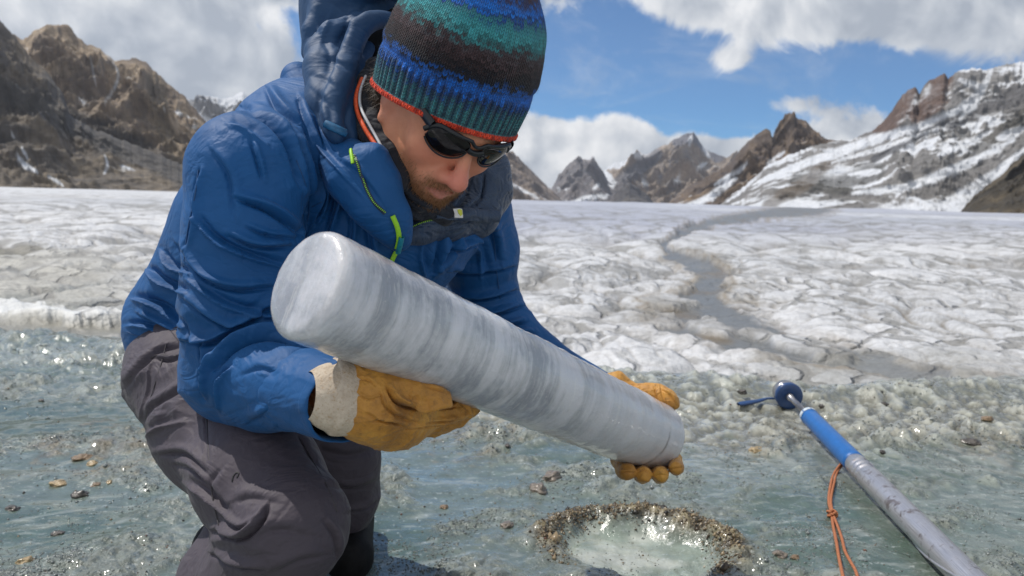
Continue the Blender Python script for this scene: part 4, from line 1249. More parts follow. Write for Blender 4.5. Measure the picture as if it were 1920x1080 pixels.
# far arm
s.chain([(800, 360, 1.30, 95), (868, 385, 1.35, 82), (898, 470, 1.39, 70), (905, 560, 1.425, 62), (918, 600, 1.43, 58)], k=.03)
s.chain([(915, 590, 1.43, 60), (1000, 672, 1.42, 52), (1120, 735, 1.405, 40)], k=.02)
V, F = s.build()
V = relax(V, F, 1, 0.4)
V, F = subdivide(V, F)
V = relax(V, F, 2, 0.5)
print('jacket', len(V))
FS = (1.35, .82)
JF = [
    ([(455, 200), (510, 228), (545, 280), (565, 350)], .009, 13), ([(470, 262), (482, 300), (492, 335)], .005, 8),
    ([(445, 372), (500, 392), (560, 432)], .010, 11), ([(430, 442), (480, 462), (545, 462)], .008, 10), ([(462, 425), (500, 440), (552, 446)], .005, 7),
    ([(368, 410), (400, 448), (450, 474), (530, 500)], -.008, 9), ([(335, 462), (380, 520), (440, 542), (510, 538)], .008, 11), ([(345, 560), (420, 610), (470, 600), (520, 570)], .007, 10),
    ([(375, 320), (366, 370), (362, 420), (350, 460)], .006, 7), ([(400, 285), (430, 330), (440, 400)], .004, 14),
    ([(275, 505), (305, 530), (345, 548)], -.010, 9), ([(248, 560), (290, 572), (345, 612)], -.010, 9), ([(262, 590), (300, 610), (340, 630)], .008, 8), ([(300, 470), (320, 500), (350, 512)], -.007, 8), ([(240, 610), (275, 612), (330, 640)], -.007, 7),
    ([(562, 190), (582, 260), (596, 330), (580, 400), (560, 450)], .009, 11), ([(540, 240), (575, 320), (585, 380)], .006, 8), ([(620, 310), (632, 370), (612, 440)], .010, 10), ([(600, 330), (605, 380), (590, 420)], .006, 8), ([(640, 360), (660, 420), (650, 480)], .005, 10),
    ([(402, 690), (440, 652), (500, 632), (560, 640)], .012, 11), ([(385, 745), (392, 700), (405, 665)], -.009, 8), ([(410, 770), (412, 720), (432, 690)], -.008, 8), ([(448, 704), (500, 692), (555, 735)], .002, 12), ([(470, 790), (520, 760), (560, 700)], .004, 14), ([(350, 640), (400, 640), (450, 610)], .008, 11), ([(520, 800), (570, 770), (600, 700)], .004, 12), ([(345, 600), (380, 660), (375, 720)], .006, 10),
    ([(560, 790), (600, 740), (612, 690)], .003, 9), ([(350, 520), (420, 570), (500, 590), (540, 580)], -.006, 11),
    ([(690, 420), (700, 480), (720, 540)], .006, 14), ([(800, 440), (790, 480), (800, 520)], -.006, 12), ([(830, 430), (822, 480), (815, 510)], .007, 9), ([(860, 420), (845, 470), (825, 500)], .007, 10),
    ([(838, 470), (880, 462), (930, 430)], .010, 11), ([(850, 510), (900, 512), (960, 500)], .009, 10), ([(860, 560), (910, 560), (966, 545)], .010, 9), ([(890, 590), (930, 588), (975, 575)], .010, 8), ([(920, 618), (950, 610), (985, 605)], .009, 7), ([(900, 400), (925, 440), (935, 490)], .006, 12), ([(880, 420), (900, 470), (905, 520)], -.005, 12), ([(948, 640), (975, 628), (1000, 625)], .008, 7),
    ([(500, 165), (520, 200), (560, 230)], .006, 12), ([(430, 230), (460, 240), (500, 270)], -.004, 14), ([(560, 560), (600, 600), (660, 620)], .006, 12)]
V, Nn = folds(V, F, [(p_, a_f * FS[0], w_f * FS[1]) for p_, a_f, w_f in JF])
u_j, v_j, d_j = px(V)
# gathered wrinkles, stronger at elbow, waist and cuffs
q1 = ridged(V[:, 0] * 7 + V[:, 2] * 5, V[:, 1] * 6, V[:, 2] * 11 - V[:, 0] * 4, 3)
q2 = fbm(V[:, 0] * 12, V[:, 1] * 9, V[:, 2] * 16, 3)
w_el = np.clip(0.65 * blob(u_j, v_j, 400, 690, 110, 90) + blob(u_j, v_j, 290, 590, 80, 60) + 0.8 * blob(u_j, v_j, 940, 590, 80, 60) + 0.5 * blob(u_j, v_j, 600, 300, 100, 120) + 0.5 * blob(u_j, v_j, 850, 440, 90, 90), 0, 1)
V = V + Nn * ((0.35 - q1) * -0.009 * (0.12 + w_el) + q2 * 0.0025)[:, None]
jacket = mk('jacket', V, F, m_jk, person)
JV, JFc = V, F
bvh = BVHTree.FromPolygons([tuple(x) for x in JV], [tuple(int(i) for i in f) for f in JFc])


def on_surf(u, v, bv=None, off=0.0, dflt=1.1):
    """3D point on the garment that is seen at a photo position"""
    r = K(u, v, 1.0) - CAM; r /= np.linalg.norm(r)
    h = (bv or bvh).ray_cast(Vector(CAM), Vector(r))
    if h[0] is None: return K(u, v, dflt), -r
    n = np.array(h[1]);
    if n @ r > 0: n = -n
    return np.array(h[0]) + n * off, n


def tape(name, pts, wpx, mat, parent, off=.002, thick=.0018, bv=None, n=6):
    """ribbon of real thickness laid on the cloth along a curve"""
    P2 = spline(pts, n); Pn = [on_surf(a, b_, bv) for a, b_ in P2]
    P = np.array([a for a, _ in Pn]); Nr = np.array([b_ for _, b_ in Pn])
    for _ in range(3):
        P[1:-1] = (P[:-2] + P[1:-1] * 2 + P[2:]) / 4; Nr[1:-1] = (Nr[:-2] + Nr[1:-1] * 2 + Nr[2:]) / 4
    Nr /= np.linalg.norm(Nr, axis=1)[:, None]
    T_ = np.gradient(P, axis=0); T_ /= np.linalg.norm(T_, axis=1)[:, None]
    S_ = np.cross(T_, Nr)
    wd = (np.zeros(len(P)) + wpx)[:, None] * 1.1 / FPX / 2
    c = P + Nr * off
    ringp = [c - S_ * wd - Nr * thick, c - S_ * wd, c + Nr * thick * .5, c + S_ * wd, c + S_ * wd - Nr * thick]
    V = np.stack(ringp, 1).reshape(-1, 3)
    return mk(name, V, grid_faces(len(P), 5, True), mat, parent), P, Nr


m_seam = simple('seam_thread', (0.005, 0.055, 0.17), .6, var=.2, scale=300)
for P_s in ([(556, 300), (574, 350), (580, 400), (566, 446)], [(585, 388), (605, 378), (622, 372)], [(238, 622), (262, 630), (300, 622), (336, 616)], [(372, 318), (365, 370), (352, 430), (344, 500)], [(905, 395), (925, 440), (930, 500), (938, 560)]):
    tape('seam', P_s, 2.2, m_seam, jacket, off=.0006, thick=.0006)

# cuff edge of the near sleeve and hem band
A = K(556, 725, .965); B = K(652, 752, .890); L_ = np.linalg.norm(B - A)
cp = [(-.02, .040), (-.005, .0500), (.012, .0520), (.03, .0512), (L_ - .020, .0498), (L_ - .012, .0500), (L_ - .004, .0498), (L_, .0488), (L_ + .0005, .0470), (L_ - .006, .0452), (L_ - .03, .0440)]
Vc, Fc = lathe(A, B, spline(np.array(cp), 5), 110)
al_ = (B - A) / L_; a_al = (Vc - A) @ al_; rr_ = Vc - A - a_al[:, None] * al_
th_c = np.arctan2(rr_ @ UP, rr_ @ RT)
wv_c = 0.030 * np.sin(th_c * 2 + 1.0) + 0.035 * pn(np.cos(th_c) * 1.6, np.sin(th_c) * 1.6, a_al * 14) + 0.03 * pn(np.cos(th_c) * 3, np.sin(th_c) * 3, a_al * 40)
Vc = Vc + rr_ * wv_c[:, None] + al_ * (0.006 * np.sin(th_c + .8) * sm(a_al, 0, L_))[:, None]
mk('sleeve_cuff', Vc, Fc, m_jk, jacket)

# collar wings standing up round the neck
s = Sdf(0.003, 0.018)
s.chain([(560, 150, 1.20, 34), (585, 215, 1.15, 36), (625, 285, 1.10, 38), (660, 335, 1.065, 40), (700, 385, 1.06, 36), (735, 425, 1.075, 26), (748, 452, 1.09, 16)], k=.03)
s.chain([(612, 262, 1.13, 24), (655, 300, 1.085, 28), (700, 300, 1.05, 26), (722, 340, 1.05, 24), (742, 400, 1.065, 18), (752, 448, 1.085, 10)], k=.02)
V, F = s.build(); V = relax(V, F, 2, .5); V, F = subdivide(V, F); V = relax(V, F, 2, .5)
V, _ = folds(V, F, [([(560, 180), (590, 260), (640, 320), (690, 372)], -.004, 9), ([(640, 300), (680, 330), (720, 385)], .003, 8), ([(610, 240), (600, 200), (590, 170)], .004, 8)])
collar = mk('collar', V, F, m_jk, jacket)
colv = BVHTree.FromPolygons([tuple(x) for x in np.vstack([V, JV])], [tuple(int(i) for i in f) for f in np.vstack([F, JFc + len(V)])])
s = Sdf(0.003, 0.015)
s.chain([(756, 452, 1.10, 10), (790, 430, 1.13, 20), (840, 412, 1.18, 34), (890, 400, 1.24, 40), (918, 360, 1.28, 36), (930, 320, 1.30, 22)], k=.03)
s.chain([(850, 380, 1.20, 30), (890, 345, 1.25, 34), (915, 310, 1.28, 26), (905, 290, 1.28, 20)], k=.03)
V, F = s.build(); V = relax(V, F, 2, .5); V, F = subdivide(V, F)
V, _ = folds(V, F, [([(840, 400), (870, 370), (880, 330)], .005, 8), ([(870, 400), (900, 370), (905, 330)], .005, 8), ([(830, 380), (850, 350), (870, 330)], .004, 7)])
mk('collar_lining', V, F, m_nv, jacket)
allv = np.vstack([V, JV]); allF = np.vstack([F, JFc + len(V)])
colr_bvh = BVHTree.FromPolygons([tuple(x) for x in allv], [tuple(int(i) for i in f) for f in allF])

# zip: lime tapes and teeth
tape('zip_tape', [(658, 281), (660, 295), (662, 307)], 6, m_lime, jacket, bv=colv)
tape('zip_tape', [(735, 404), (744, 425), (747, 445), (744, 462)], 9, m_lime, jacket, bv=colv, off=.004)
tape('zip_tape', [(750, 440), (744, 465), (732, 490), (722, 515)], 9, m_lime, jacket, off=.006)


def teeth(pts, bv, name, mat):
    P2 = spline(pts, 30); parts = []
    L = np.concatenate([[0], np.cumsum(np.linalg.norm(np.diff(P2, axis=0), axis=1))])
    for sdist in np.arange(0, L[-1], 3.4):
        a = np.interp(sdist, L, P2[:, 0]); b_ = np.interp(sdist, L, P2[:, 1])
        p, n = on_surf(a, b_, bv, .0015)
        a2 = np.interp(sdist + 1, L, P2[:, 0]); b2 = np.interp(sdist + 1, L, P2[:, 1])
        p2, _ = on_surf(a2, b2, bv, .0015)
        t = p2 - p; t /= np.linalg.norm(t) + 1e-9
        parts.append(tube_vf(np.array([p - t * .0006, p + t * .0006]), .0011, 6))
    V, F = merge(parts); mk(name, V, F, mat, jacket)


tape('zip_edge', [(664, 292), (672, 312), (682, 340), (694, 368), (705, 384), (722, 400)], 7, m_nv, jacket, bv=colv, off=.001)
teeth([(664, 292), (672, 312), (682, 340), (694, 368), (705, 384), (722, 398)], colv, 'zip_teeth', m_lime)
tape('zip_edge', [(754, 444), (770, 430), (795, 418), (830, 412)], 8, m_nv, jacket, bv=colr_bvh, off=.001)
teeth([(754, 443), (770, 429), (795, 417), (830, 411)], colr_bvh, 'zip_teeth', m_lime)
sl_, P_, N_ = tape('zip_slider', [(750, 440), (748, 452), (746, 466)], [9] * 13, m_teal, jacket, off=.008, thick=.004, bv=colv)
# dark tab with a small white and lime mark
tb, P_, N_ = tape('collar_tab', [(806, 408), (835, 406), (870, 405), (926, 404)], 26, m_nv, jacket, off=.012, thick=.004, bv=colr_bvh)
i0 = int(len(P_) * .52)
c0 = P_[i0] + N_[i0] * .0150
tdir = P_[i0 + 1] - P_[i0]; tdir /= np.linalg.norm(tdir); sdir = np.cross(tdir, N_[i0]); sdir *= -np.sign(sdir @ UP) * -1


def patch(name, poly, mat, z0, th=.0008):
    n = len(poly); tp = [c0 + tdir * a * .001 + sdir * b_ * .001 + N_[i0] * (z0 + th) for a, b_ in poly]; bt = [p - N_[i0] * (th + .002) for p in tp]
    me = bpy.data.meshes.new(name); me.from_pydata([tuple(p) for p in tp + bt], [], [list(range(n)), list(range(2 * n - 1, n - 1, -1))] + [[i, n + i, n + (i + 1) % n, (i + 1) % n] for i in range(n)])
    o = bpy.data.objects.new(name, me); me.materials.append(mat); C.objects.link(o); o.parent = jacket; return o


m_wh = simple('white_print', (0.72, 0.72, 0.70), .6, var=.05); m_ye = simple('yellow_print', (0.62, 0.66, 0.06), .6, var=.05)
patch('chest_mark', [(-7, -6.5), (6.5, -7), (7.5, 6), (3, 7), (-7.5, 6.5), (-6, 0)], m_wh, 0)
patch('chest_mark', [(0, -1), (3, -5), (6, -2), (6.2, 4.5), (2.2, 5.5), (-1, 4.5)], m_ye, .0010)

# fleece collar with orange and white piping, and the dark neck gaiter
s = Sdf(0.003, 0.015)
s.chain([(705, 128, 1.16, 22), (688, 165, 1.14, 24), (684, 205, 1.115, 24), (700, 245, 1.09, 24), (725, 290, 1.07, 22), (748, 335, 1.065, 20)], k=.02)
s.chain([(715, 240, 1.12, 40), (745, 320, 1.10, 36), (780, 375, 1.105, 30), (830, 400, 1.14, 26)], k=.02)
V, F = s.build(); V = relax(V, F, 2, .5)
V, _ = folds(V, F, [([(735, 330), (770, 375), (820, 400)], .005, 7), ([(730, 350), (760, 392), (800, 415)], -.004, 6)])
gaiter = mk('neck_gaiter', V, F, m_dk, person)
gv = BVHTree.FromPolygons([tuple(x) for x in V], [tuple(int(i) for i in f) for f in F])
m_or = simple('orange_piping', (0.70, 0.09, 0.02), .6, var=.35, scale=300); m_gy = simple('grey_piping', (0.50, 0.52, 0.55), .6, var=.1)
tape('orange_piping', [(680, 148), (669, 180), (672, 212), (688, 246), (712, 282), (732, 312)], 8, m_or, gaiter, bv=gv, off=.003, thick=.003)
tape('grey_piping', [(686, 146), (676, 180), (680, 208), (694, 236), (714, 272), (728, 298)], 5, m_gy, gaiter, bv=gv, off=.005, thick=.003)

# ------------------------------------------------------------------ hood, thrown back and crumpled
s = Sdf(0.0036, 0.016)
s.chain([(640, 70, 1.25, 72), (655, 10, 1.26, 80), (700, -45, 1.27, 70), (770, -70, 1.27, 50), (800, -30, 1.27, 30)], k=.04)
s.chain([(602, 130, 1.15, 32), (610, 200, 1.12, 30), (632, 250, 1.095, 22), (655, 268, 1.08, 15)], k=.03)
s.chain([(622, 120, 1.18, 44), (634, 190, 1.14, 30), (645, 240, 1.11, 20)], k=.03)
hoodb = s
s.chain([(674, 36, 1.185, 15), (621, 61, 1.17, 20), (596, 96, 1.17, 22), (600, 135, 1.17, 20)], k=.010)
s.chain([(752, 40, 1.20, 9), (706, 37, 1.165, 12), (676, 54, 1.145, 14), (660, 92, 1.13, 14), (644, 139, 1.105, 14), (630, 180, 1.085, 14), (620, 222, 1.07, 14), (632, 256, 1.06, 13)], k=.012, sp=5)
s.chain([(690, 90, 1.19, 14), (668, 140, 1.15, 16), (655, 190, 1.12, 15), (652, 240, 1.09, 13)], k=.02)
s.chain([(600, 20, 1.20, 20), (585, 60, 1.19, 18), (580, 100, 1.19, 16)], k=.010)
s.chain([(640, -10, 1.19, 18), (690, -20, 1.19, 18), (750, -15, 1.20, 16), (790, 10, 1.21, 12)], k=.010)
V, F = s.build(); V = relax(V, F, 2, .5); V, F = subdivide(V, F); V = relax(V, F, 2, .5)
V, Nn = folds(V, F, [(p_, a_f * .45, w_f * 1.5) for p_, a_f, w_f in [([(585, 140), (615, 150), (640, 175)], .004, 6), ([(600, 100), (640, 120), (660, 130)], .005, 7), ([(655, 20), (650, 60), (630, 90)], .006, 7), ([(600, 60), (620, 100), (618, 140)], .005, 7), ([(625, 20), (610, 60), (600, 90)], -.004, 6),
                    ([(590, 170), (620, 200), (625, 240)], .006, 8), ([(605, 165), (600, 210), (620, 255)], .005, 7), ([(690, 10), (670, 30), (640, 40)], .005, 6), ([(655, 200), (650, 230), (665, 262)], .005, 5)]])
q = ridged(V[:, 0] * 13, V[:, 1] * 10, V[:, 2] * 13, 3)
V = relax(V, F, 4, .5)
m_hd = fabric('hood_shell', (0.016, 0.056, 0.135), 0.58, wr=0.15, sheen=0.03, spec=.3)
hood = mk('hood', V, F, m_hd, jacket)
s = Sdf(0.005, 0.02)
s.chain([(715, 70, 1.27, 55), (700, 110, 1.24, 45), (740, 60, 1.27, 50)], k=.03)
V, F = s.build()
mk('hood_lining', V, F, simple('hood_shade', (.004, .005, .008), .9), jacket)  # shade of the hood's hollow put into the near-black lining colour
tgv = BVHTree.FromPolygons([tuple(x) for x in np.array([v.co for v in hood.data.vertices])], [tuple(int(i) for i in p.vertices) for p in hood.data.polygons])
tape('hood_toggle', [(612, 232), (625, 240), (645, 250)], 14, simple('toggle_blue', (.015, .11, .24), .5, var=.3, scale=200), jacket, bv=tgv, off=.004, thick=.004)

# ------------------------------------------------------------------ trousers
m_tr = fabric('grey_trousers', (0.068, 0.057, 0.072), 0.62, wr=0.22, sheen=0.05, spec=.3, var=.08)
s = Sdf(0.0042, 0.03)
s.chain([(350, 690, 1.30, 108), (430, 700, 1.32, 104)], k=.03)
s.chain([(362, 715, 1.24, 115), (418, 800, 1.17, 112), (484, 895, 1.06, 108), (545, 985, .985, 106)], k=.04)
s.chain([(545, 985, .985, 104), (480, 1090, 1.05, 104), (430, 1180, 1.13, 100), (400, 1300, 1.22, 90)], k=.02)
s.chain([(420, 1010, 1.10, 40), (410, 1075, 1.09, 62), (400, 1140, 1.12, 80)], k=.03)
s.chain([(440, 690, 1.36, 100), (560, 790, 1.37, 95), (628, 862, 1.37, 78), (634, 930, 1.40, 70), (640, 968, 1.43, 52)], k=.03)
V, F = s.build(); V = relax(V, F, 1, .4); V, F = subdivide(V, F); V = relax(V, F, 3, .5)
TF = [([(232, 725), (262, 690), (300, 655), (345, 648)], .005, 9), ([(290, 670), (320, 676), (345, 668)], .005, 6), ([(258, 800), (284, 760), (347, 725), (400, 700)], .005, 9), ([(268, 820), (300, 800), (345, 790)], -.006, 9), ([(300, 850), (350, 850), (390, 885)], .006, 9), ([(345, 905), (385, 930), (430, 968)], -.007, 9), ([(405, 995), (449, 1010), (489, 980), (500, 950)], .012, 9), ([(420, 970), (450, 990), (480, 975)], .006, 7), ([(610, 975), (630, 1005), (634, 1045)], .005, 8), ([(400, 1040), (440, 1060), (500, 1068)], .010, 9),
      ([(380, 760), (384, 820), (386, 880)], -.0012, 5), ([(470, 1010), (520, 990), (580, 1000)], .003, 15), ([(290, 660), (275, 720), (262, 790), (270, 830)], -.002, 4), ([(500, 1075), (560, 1050), (610, 1040)], .004, 14), ([(440, 940), (470, 930), (520, 940)], .003, 12), ([(420, 880), (400, 910), (420, 950)], .003, 10),
      ([(600, 840), (650, 850), (705, 840)], .004, 14), ([(610, 905), (660, 915), (706, 900)], .004, 10), ([(650, 960), (680, 955), (704, 940)], .006, 7), ([(560, 815), (580, 850), (605, 880)], .003, 8), ([(330, 870), (360, 880), (400, 920)], .005, 8)]
V, Nn = folds(V, F, TF)
q1 = ridged(V[:, 0] * 8, V[:, 1] * 6, V[:, 2] * 10, 3); u_t, v_t, _ = px(V)
wt_ = np.clip(blob(u_t, v_t, 420, 1020, 120, 70) + blob(u_t, v_t, 290, 740, 90, 120), 0, 1)
V = V + Nn * ((q1 - .4) * .006 * (.35 + wt_) + .003 * fbm(V[:, 0] * 9, V[:, 1] * 9, V[:, 2] * 9, 3))[:, None]
trousers = mk('trousers', V, F, m_tr, person)
trv = BVHTree.FromPolygons([tuple(x) for x in V], [tuple(int(i) for i in f) for f in F])
m_ts = simple('trouser_thread', (0.045, 0.038, 0.043), .6, var=.2, scale=300)
for P_s in ([(312, 645), (300, 690), (283, 745), (270, 800)], [(386, 752), (388, 800), (392, 860), (398, 930), (410, 985)], [(283, 672), (296, 665), (330, 668)], [(562, 822), (590, 870), (615, 915), (632, 960)]):
    tape('seam', P_s, 2.4, m_ts, trousers, bv=trv, off=.0006, thick=.0006)
tape('stitched_mark', [(435, 903), (438, 892), (444, 886), (448, 888), (444, 896)], 2.4, simple('black_thread', (.01, .01, .012), .6), trousers, bv=trv, off=.0006, thick=.0006)

# ------------------------------------------------------------------ boots
m_bt = simple('boot_leather', (0.010, 0.010, 0.011), 0.7, var=.4, scale=60, bs=.5, spec=.2)
for (uu, vv2, dd) in ((650, 1010, 1.455),):
    s = Sdf(0.004, .015)
    gA = G(655, 1045, .035)
    s.cone(K(645, 985, 1.45), gA, .040, .038)
    s.cone(gA, gA + np.array([-.02, .17, .0]), .038, .033)
    V, F = s.build()
    bt = mk('boot', V, F, m_bt, person)
bt2 = Sdf(0.005, .02)
b0 = K(430, 1330, 1.24); b0[2] = .05
bt2.cone(b0 + np.array([0, 0, .06]), b0, .052, .045); bt2.cone(b0, b0 + np.array([.12, -.10, -.005]), .045, .038)
V, F = bt2.build(); mk('boot', V, F, m_bt, person)

# ------------------------------------------------------------------ work gloves
m_gl, g, b = newmat('yellow_leather')
co = obj_co(g)
n = g.noise(co, 18, 5, 0.65); n2 = g.noise(co, 90, 5, 0.7)
cc = g.ramp(n, [(0.28, (0.25, 0.105, 0.016)), (0.5, (0.47, 0.215, 0.030)), (0.75, (0.66, 0.345, 0.055))])
cc = g.mix(g.m('MULTIPLY', g.ss(n2, 0.52, 0.72), 0.55), cc, (0.11, 0.055, 0.018))
g.set(b.inputs['Base Color'], cc); b.inputs['Roughness'].default_value = 0.55; b.inputs['Sheen Weight'].default_value = .1
wr_ = g.noise(co, 55, 5, 0.6, 1.0)
bump(g, b, g.m('ADD', wr_, g.m('MULTIPLY', n2, .4)), .6, .006)


def glove(chains, fo, name, wrinkle=.0022):
    s = Sdf(0.0020, 0.006)
    for ch, k in chains: s.chain(ch, k=k)
    V, F = s.build(); V = relax(V, F, 1, .4); V, F = subdivide(V, F); V = relax(V, F, 1, .5)
    V, Nn = folds(V, F, fo)
    q = ridged(V[:, 0] * 45, V[:, 1] * 38, V[:, 2] * 45, 3)
    V = V + Nn * ((q - .4) * wrinkle)[:, None]
    return mk(name, V, F, m_gl, person)


ng = glove([
    ([(676, 743, .900, 69), (688, 745, .905, 68), (714, 752, .92, 61), (748, 768, .94, 50), (790, 776, .965, 34)], .03),
    ([(712, 790, .93, 34), (742, 798, .945, 26), (770, 795, .965, 22)], .03),
    ([(705, 715, .905, 32), (740, 724, .900, 29), (775, 736, .905, 26), (812, 742, .915, 23), (829, 747, .922, 19)], .006),
    ([(785, 785, .955, 27), (830, 776, .985, 23), (860, 768, 1.005, 20), (880, 766, 1.02, 17)], .003),
    ([(790, 790, .985, 24), (840, 780, 1.01, 20), (872, 772, 1.035, 17), (886, 768, 1.045, 14)], .003),
    ([(785, 795, .985, 22), (830, 792, 1.01, 18), (862, 786, 1.03, 15)], .004),
    ([(770, 800, .99, 20), (812, 802, 1.01, 16), (838, 798, 1.03, 13)], .004)],
    [([(728, 728), (742, 752), (780, 765), (850, 762)], .013, 6), ([(842, 728), (852, 745), (850, 762)], .005, 5), ([(720, 735), (740, 775), (790, 795)], .003, 7), ([(800, 722), (815, 728), (838, 735)], .0025, 4), ([(855, 752), (872, 762), (880, 778)], .003, 4), ([(668, 708), (690, 712), (705, 722)], .002, 4), ([(690, 790), (730, 790), (770, 805)], .0025, 6), ([(665, 735), (690, 748), (715, 742)], .002, 3), ([(800, 792), (845, 788), (888, 778)], .0045, 4), ([(760, 806), (800, 800), (850, 796)], .003, 4), ([(690, 775), (720, 790), (760, 796)], .003, 6), ([(712, 730), (722, 760), (745, 782)], .003, 5)], 'glove')
# knitted cuff of the near glove
m_cf, g, b = newmat('cream_cuff')
co = obj_co(g)
n = g.noise(co, 60, 5, .7)
g.set(b.inputs['Base Color'], g.mix(g.m('MULTIPLY', g.ss(g.noise(co, 320, 3, .6), .52, .7), .5), g.ramp(n, [(.3, (.46, .37, .28)), (.7, (.66, .57, .46))]), (.36, .22, .10)))
b.inputs['Roughness'].default_value = .9; bump(g, b, g.noise(co, 350, 4, .6), .9, .002)
A = K(652, 744, .893); B = K(680, 745, .902)
L_ = np.linalg.norm(B - A)
cpr = [(-.045, .026), (-.035, .033), (-.022, .0395), (-.019, .0425), (-.014, .0440), (-.005, .0435), (.006, .0425), (.016, .0415), (L_, .0400), (L_ + .006, .0375), (L_ + .012, .034)]
Vc, Fc = lathe(A, B, spline(np.array(cpr), 4), 90)
nn_ = fbm(Vc[:, 0] * 60, Vc[:, 1] * 60, Vc[:, 2] * 60, 3)
axc = (A + B) / 2; al_ = (B - A) / L_
rr_ = Vc - A - ((Vc - A) @ al_)[:, None] * al_
Vc = Vc + rr_ * (nn_ * .022)[:, None]
mk('glove_cuff', Vc, Fc, m_cf, ng)
0 and tube('wrist_strap', np.array([K(622 + 6 * math.sin(t), 745 + 74 * math.cos(t), .90 + .05 * math.sin(t)) for t in np.linspace(0, 2 * PI, 40)]), .004, m_dk, ng)

fg_ = glove([
    ([(1110, 735, 1.41, 30), (1150, 748, 1.405, 34), (1195, 785, 1.405, 44), (1215, 830, 1.40, 42)], .03),
    ([(1140, 712, 1.40, 11), (1158, 714, 1.40, 15), (1176, 728, 1.40, 13)], .012),
    ([(1180, 742, 1.39, 22), (1210, 740, 1.38, 19), (1232, 740, 1.37, 18), (1250, 748, 1.355, 17), (1262, 757, 1.345, 12)], .012),
    ([(1185, 835, 1.38, 26), (1165, 862, 1.34, 19), (1172, 880, 1.28, 18), (1176, 884, 1.25, 16.5)], .006),
    ([(1205, 845, 1.38, 22), (1200, 875, 1.34, 17), (1204, 889, 1.28, 17), (1207, 890, 1.25, 15.5)], .003),
    ([(1228, 845, 1.38, 22), (1232, 875, 1.34, 17), (1237, 890, 1.28, 16), (1239, 890, 1.25, 15)], .003),
    ([(1245, 835, 1.38, 20), (1262, 862, 1.34, 16), (1268, 876, 1.28, 14), (1268, 877, 1.25, 13)], .003)],
    [([(1228, 725), (1232, 745), (1240, 762)], .003, 4), ([(1236, 722), (1240, 742), (1248, 765)], -.002, 3), ([(1240, 730), (1256, 740), (1270, 760)], .0025, 3), ([(1172, 722), (1180, 730), (1186, 738)], .003, 4),
     ([(1162, 886), (1176, 884), (1190, 886)], .0018, 3), ([(1193, 884), (1206, 880), (1220, 886)], .0018, 3), ([(1226, 892), (1238, 889), (1250, 891)], .0018, 3), ([(1257, 879), (1268, 877), (1279, 876)], .0018, 3)], 'glove', .0015)

# ------------------------------------------------------------------ ice drill lying on the ice
m_bar, g, b = newmat('scratched_metal')
co = obj_co(g)
uvn = g.add('ShaderNodeUVMap', uv_map='UVMap').outputs[0]
n = g.noise(co, 30, 6, .7); n2 = g.noise(g.vm('MULTIPLY', uvn, (60, 3, 1)), 4, 5, .7)
cc = g.ramp(n2, [(.3, (.30, .29, .30)), (.5, (.56, .55, .56)), (.7, (.80, .79, .80))])
cc = g.mix(g.m('MULTIPLY', g.ss(n, .54, .66), .75), cc, (.14, .10, .085))
g.set(b.inputs['Base Color'], cc); b.inputs['Metallic'].default_value = .75
g.set(b.inputs['Roughness'], g.m('ADD', g.m('MULTIPLY', n, .35), .18)); bump(g, b, n2, .2, .002)
m_blue = simple('blue_plastic', (0.010, 0.115, 0.37), .45, var=.12, scale=50, coat=.2)
m_dblue = simple('dark_blue_plastic', (0.012, 0.05, 0.16), .35, var=.2, scale=50, coat=.3)
m_steel = simple('steel_rod', (.36, .35, .35), .3, metal=.8, var=.25, scale=60)
m_lab = simple('pale_label', (.55, .62, .68), .5, var=.25, scale=90)
DX = (DB - DA) / np.linalg.norm(DB - DA); DL = np.linalg.norm(DB - DA)


def dt(u):
    ts = np.linspace(-.05, DL, 800); P = DA + DX * ts[:, None]
    return float(ts[np.argmin(abs(px(P)[0] - u))])


drill = empty('ice_drill', DA - np.array([0, 0, .05]), 'long hand ice drill with blue grip and scratched silver barrel lying on the wet ice', 'ice drill')


def dl(name, prof, mat, ns=48, uv=False, par=None):
    V, F = lathe(DA, DA + DX, prof, ns)
    a = (V - DA) @ DX; th = np.tile(np.linspace(0, 1, ns, endpoint=False), len(prof))
    return mk(name, V, F, mat, par or drill, uv=np.c_[th, a])


t0, t1, t2 = dt(1515), dt(1604), DL + .25
print('drill', DL, t0, t1, px(DA + DX * dt(1709)))
dl('end_disc', [(-.012, 0), (-.012, .038), (-.009, .042), (.002, .043), (.008, .042), (.011, .038), (.012, .018), (.010, .012), (.010, 0)], m_dblue)
dl('end_drum', [(-.055, 0), (-.055, .034), (-.050, .040), (-.030, .041), (-.014, .040), (-.0135, .0)], m_steel)
dl('rod', [(.0, .0), (.0, .011), (.03, .011), (.032, .0085), (t0 - .02, .0085), (t0 - .018, .012), (t0 + .01, .012), (t0 + .01, 0)], m_steel)
dl('grip', [(t0, 0), (t0, .020), (t0 + .004, .0245), (t0 + .03, .025), (t0 + .033, .0235), (t0 + .04, .0245), (t1 - .02, .0255), (t1, .0262), (t1 + .001, .022), (t1 + .001, 0)], m_blue)
lab = []
V, F = lathe(DA + DX * (t0 + .006), DA + DX * (t0 + .026), [(0, .0256), (0, .0262), (.018, .0264), (.018, .0258)], 48)
keep = [f for f in F.tolist() if ((f[0] % 48) * 7) % 48 > 6 and (f[0] % 48) not in (3, 4, 17, 18, 30, 31)]
mk('grip_label', V, np.array(keep), m_lab, bpy.data.objects['grip'])
bp = [(t1 - .004, 0), (t1 - .004, .0252), (t1 + .03, .0258)]
for k in range(3): bp += [(t1 + .032 + k * .022, .0262), (t1 + .036 + k * .022, .0240), (t1 + .043 + k * .022, .0240), (t1 + .047 + k * .022, .0262)]
bp += [(t1 + .12 + k * .02, .0262 + .0001 * (k % 2)) for k in range(30)]
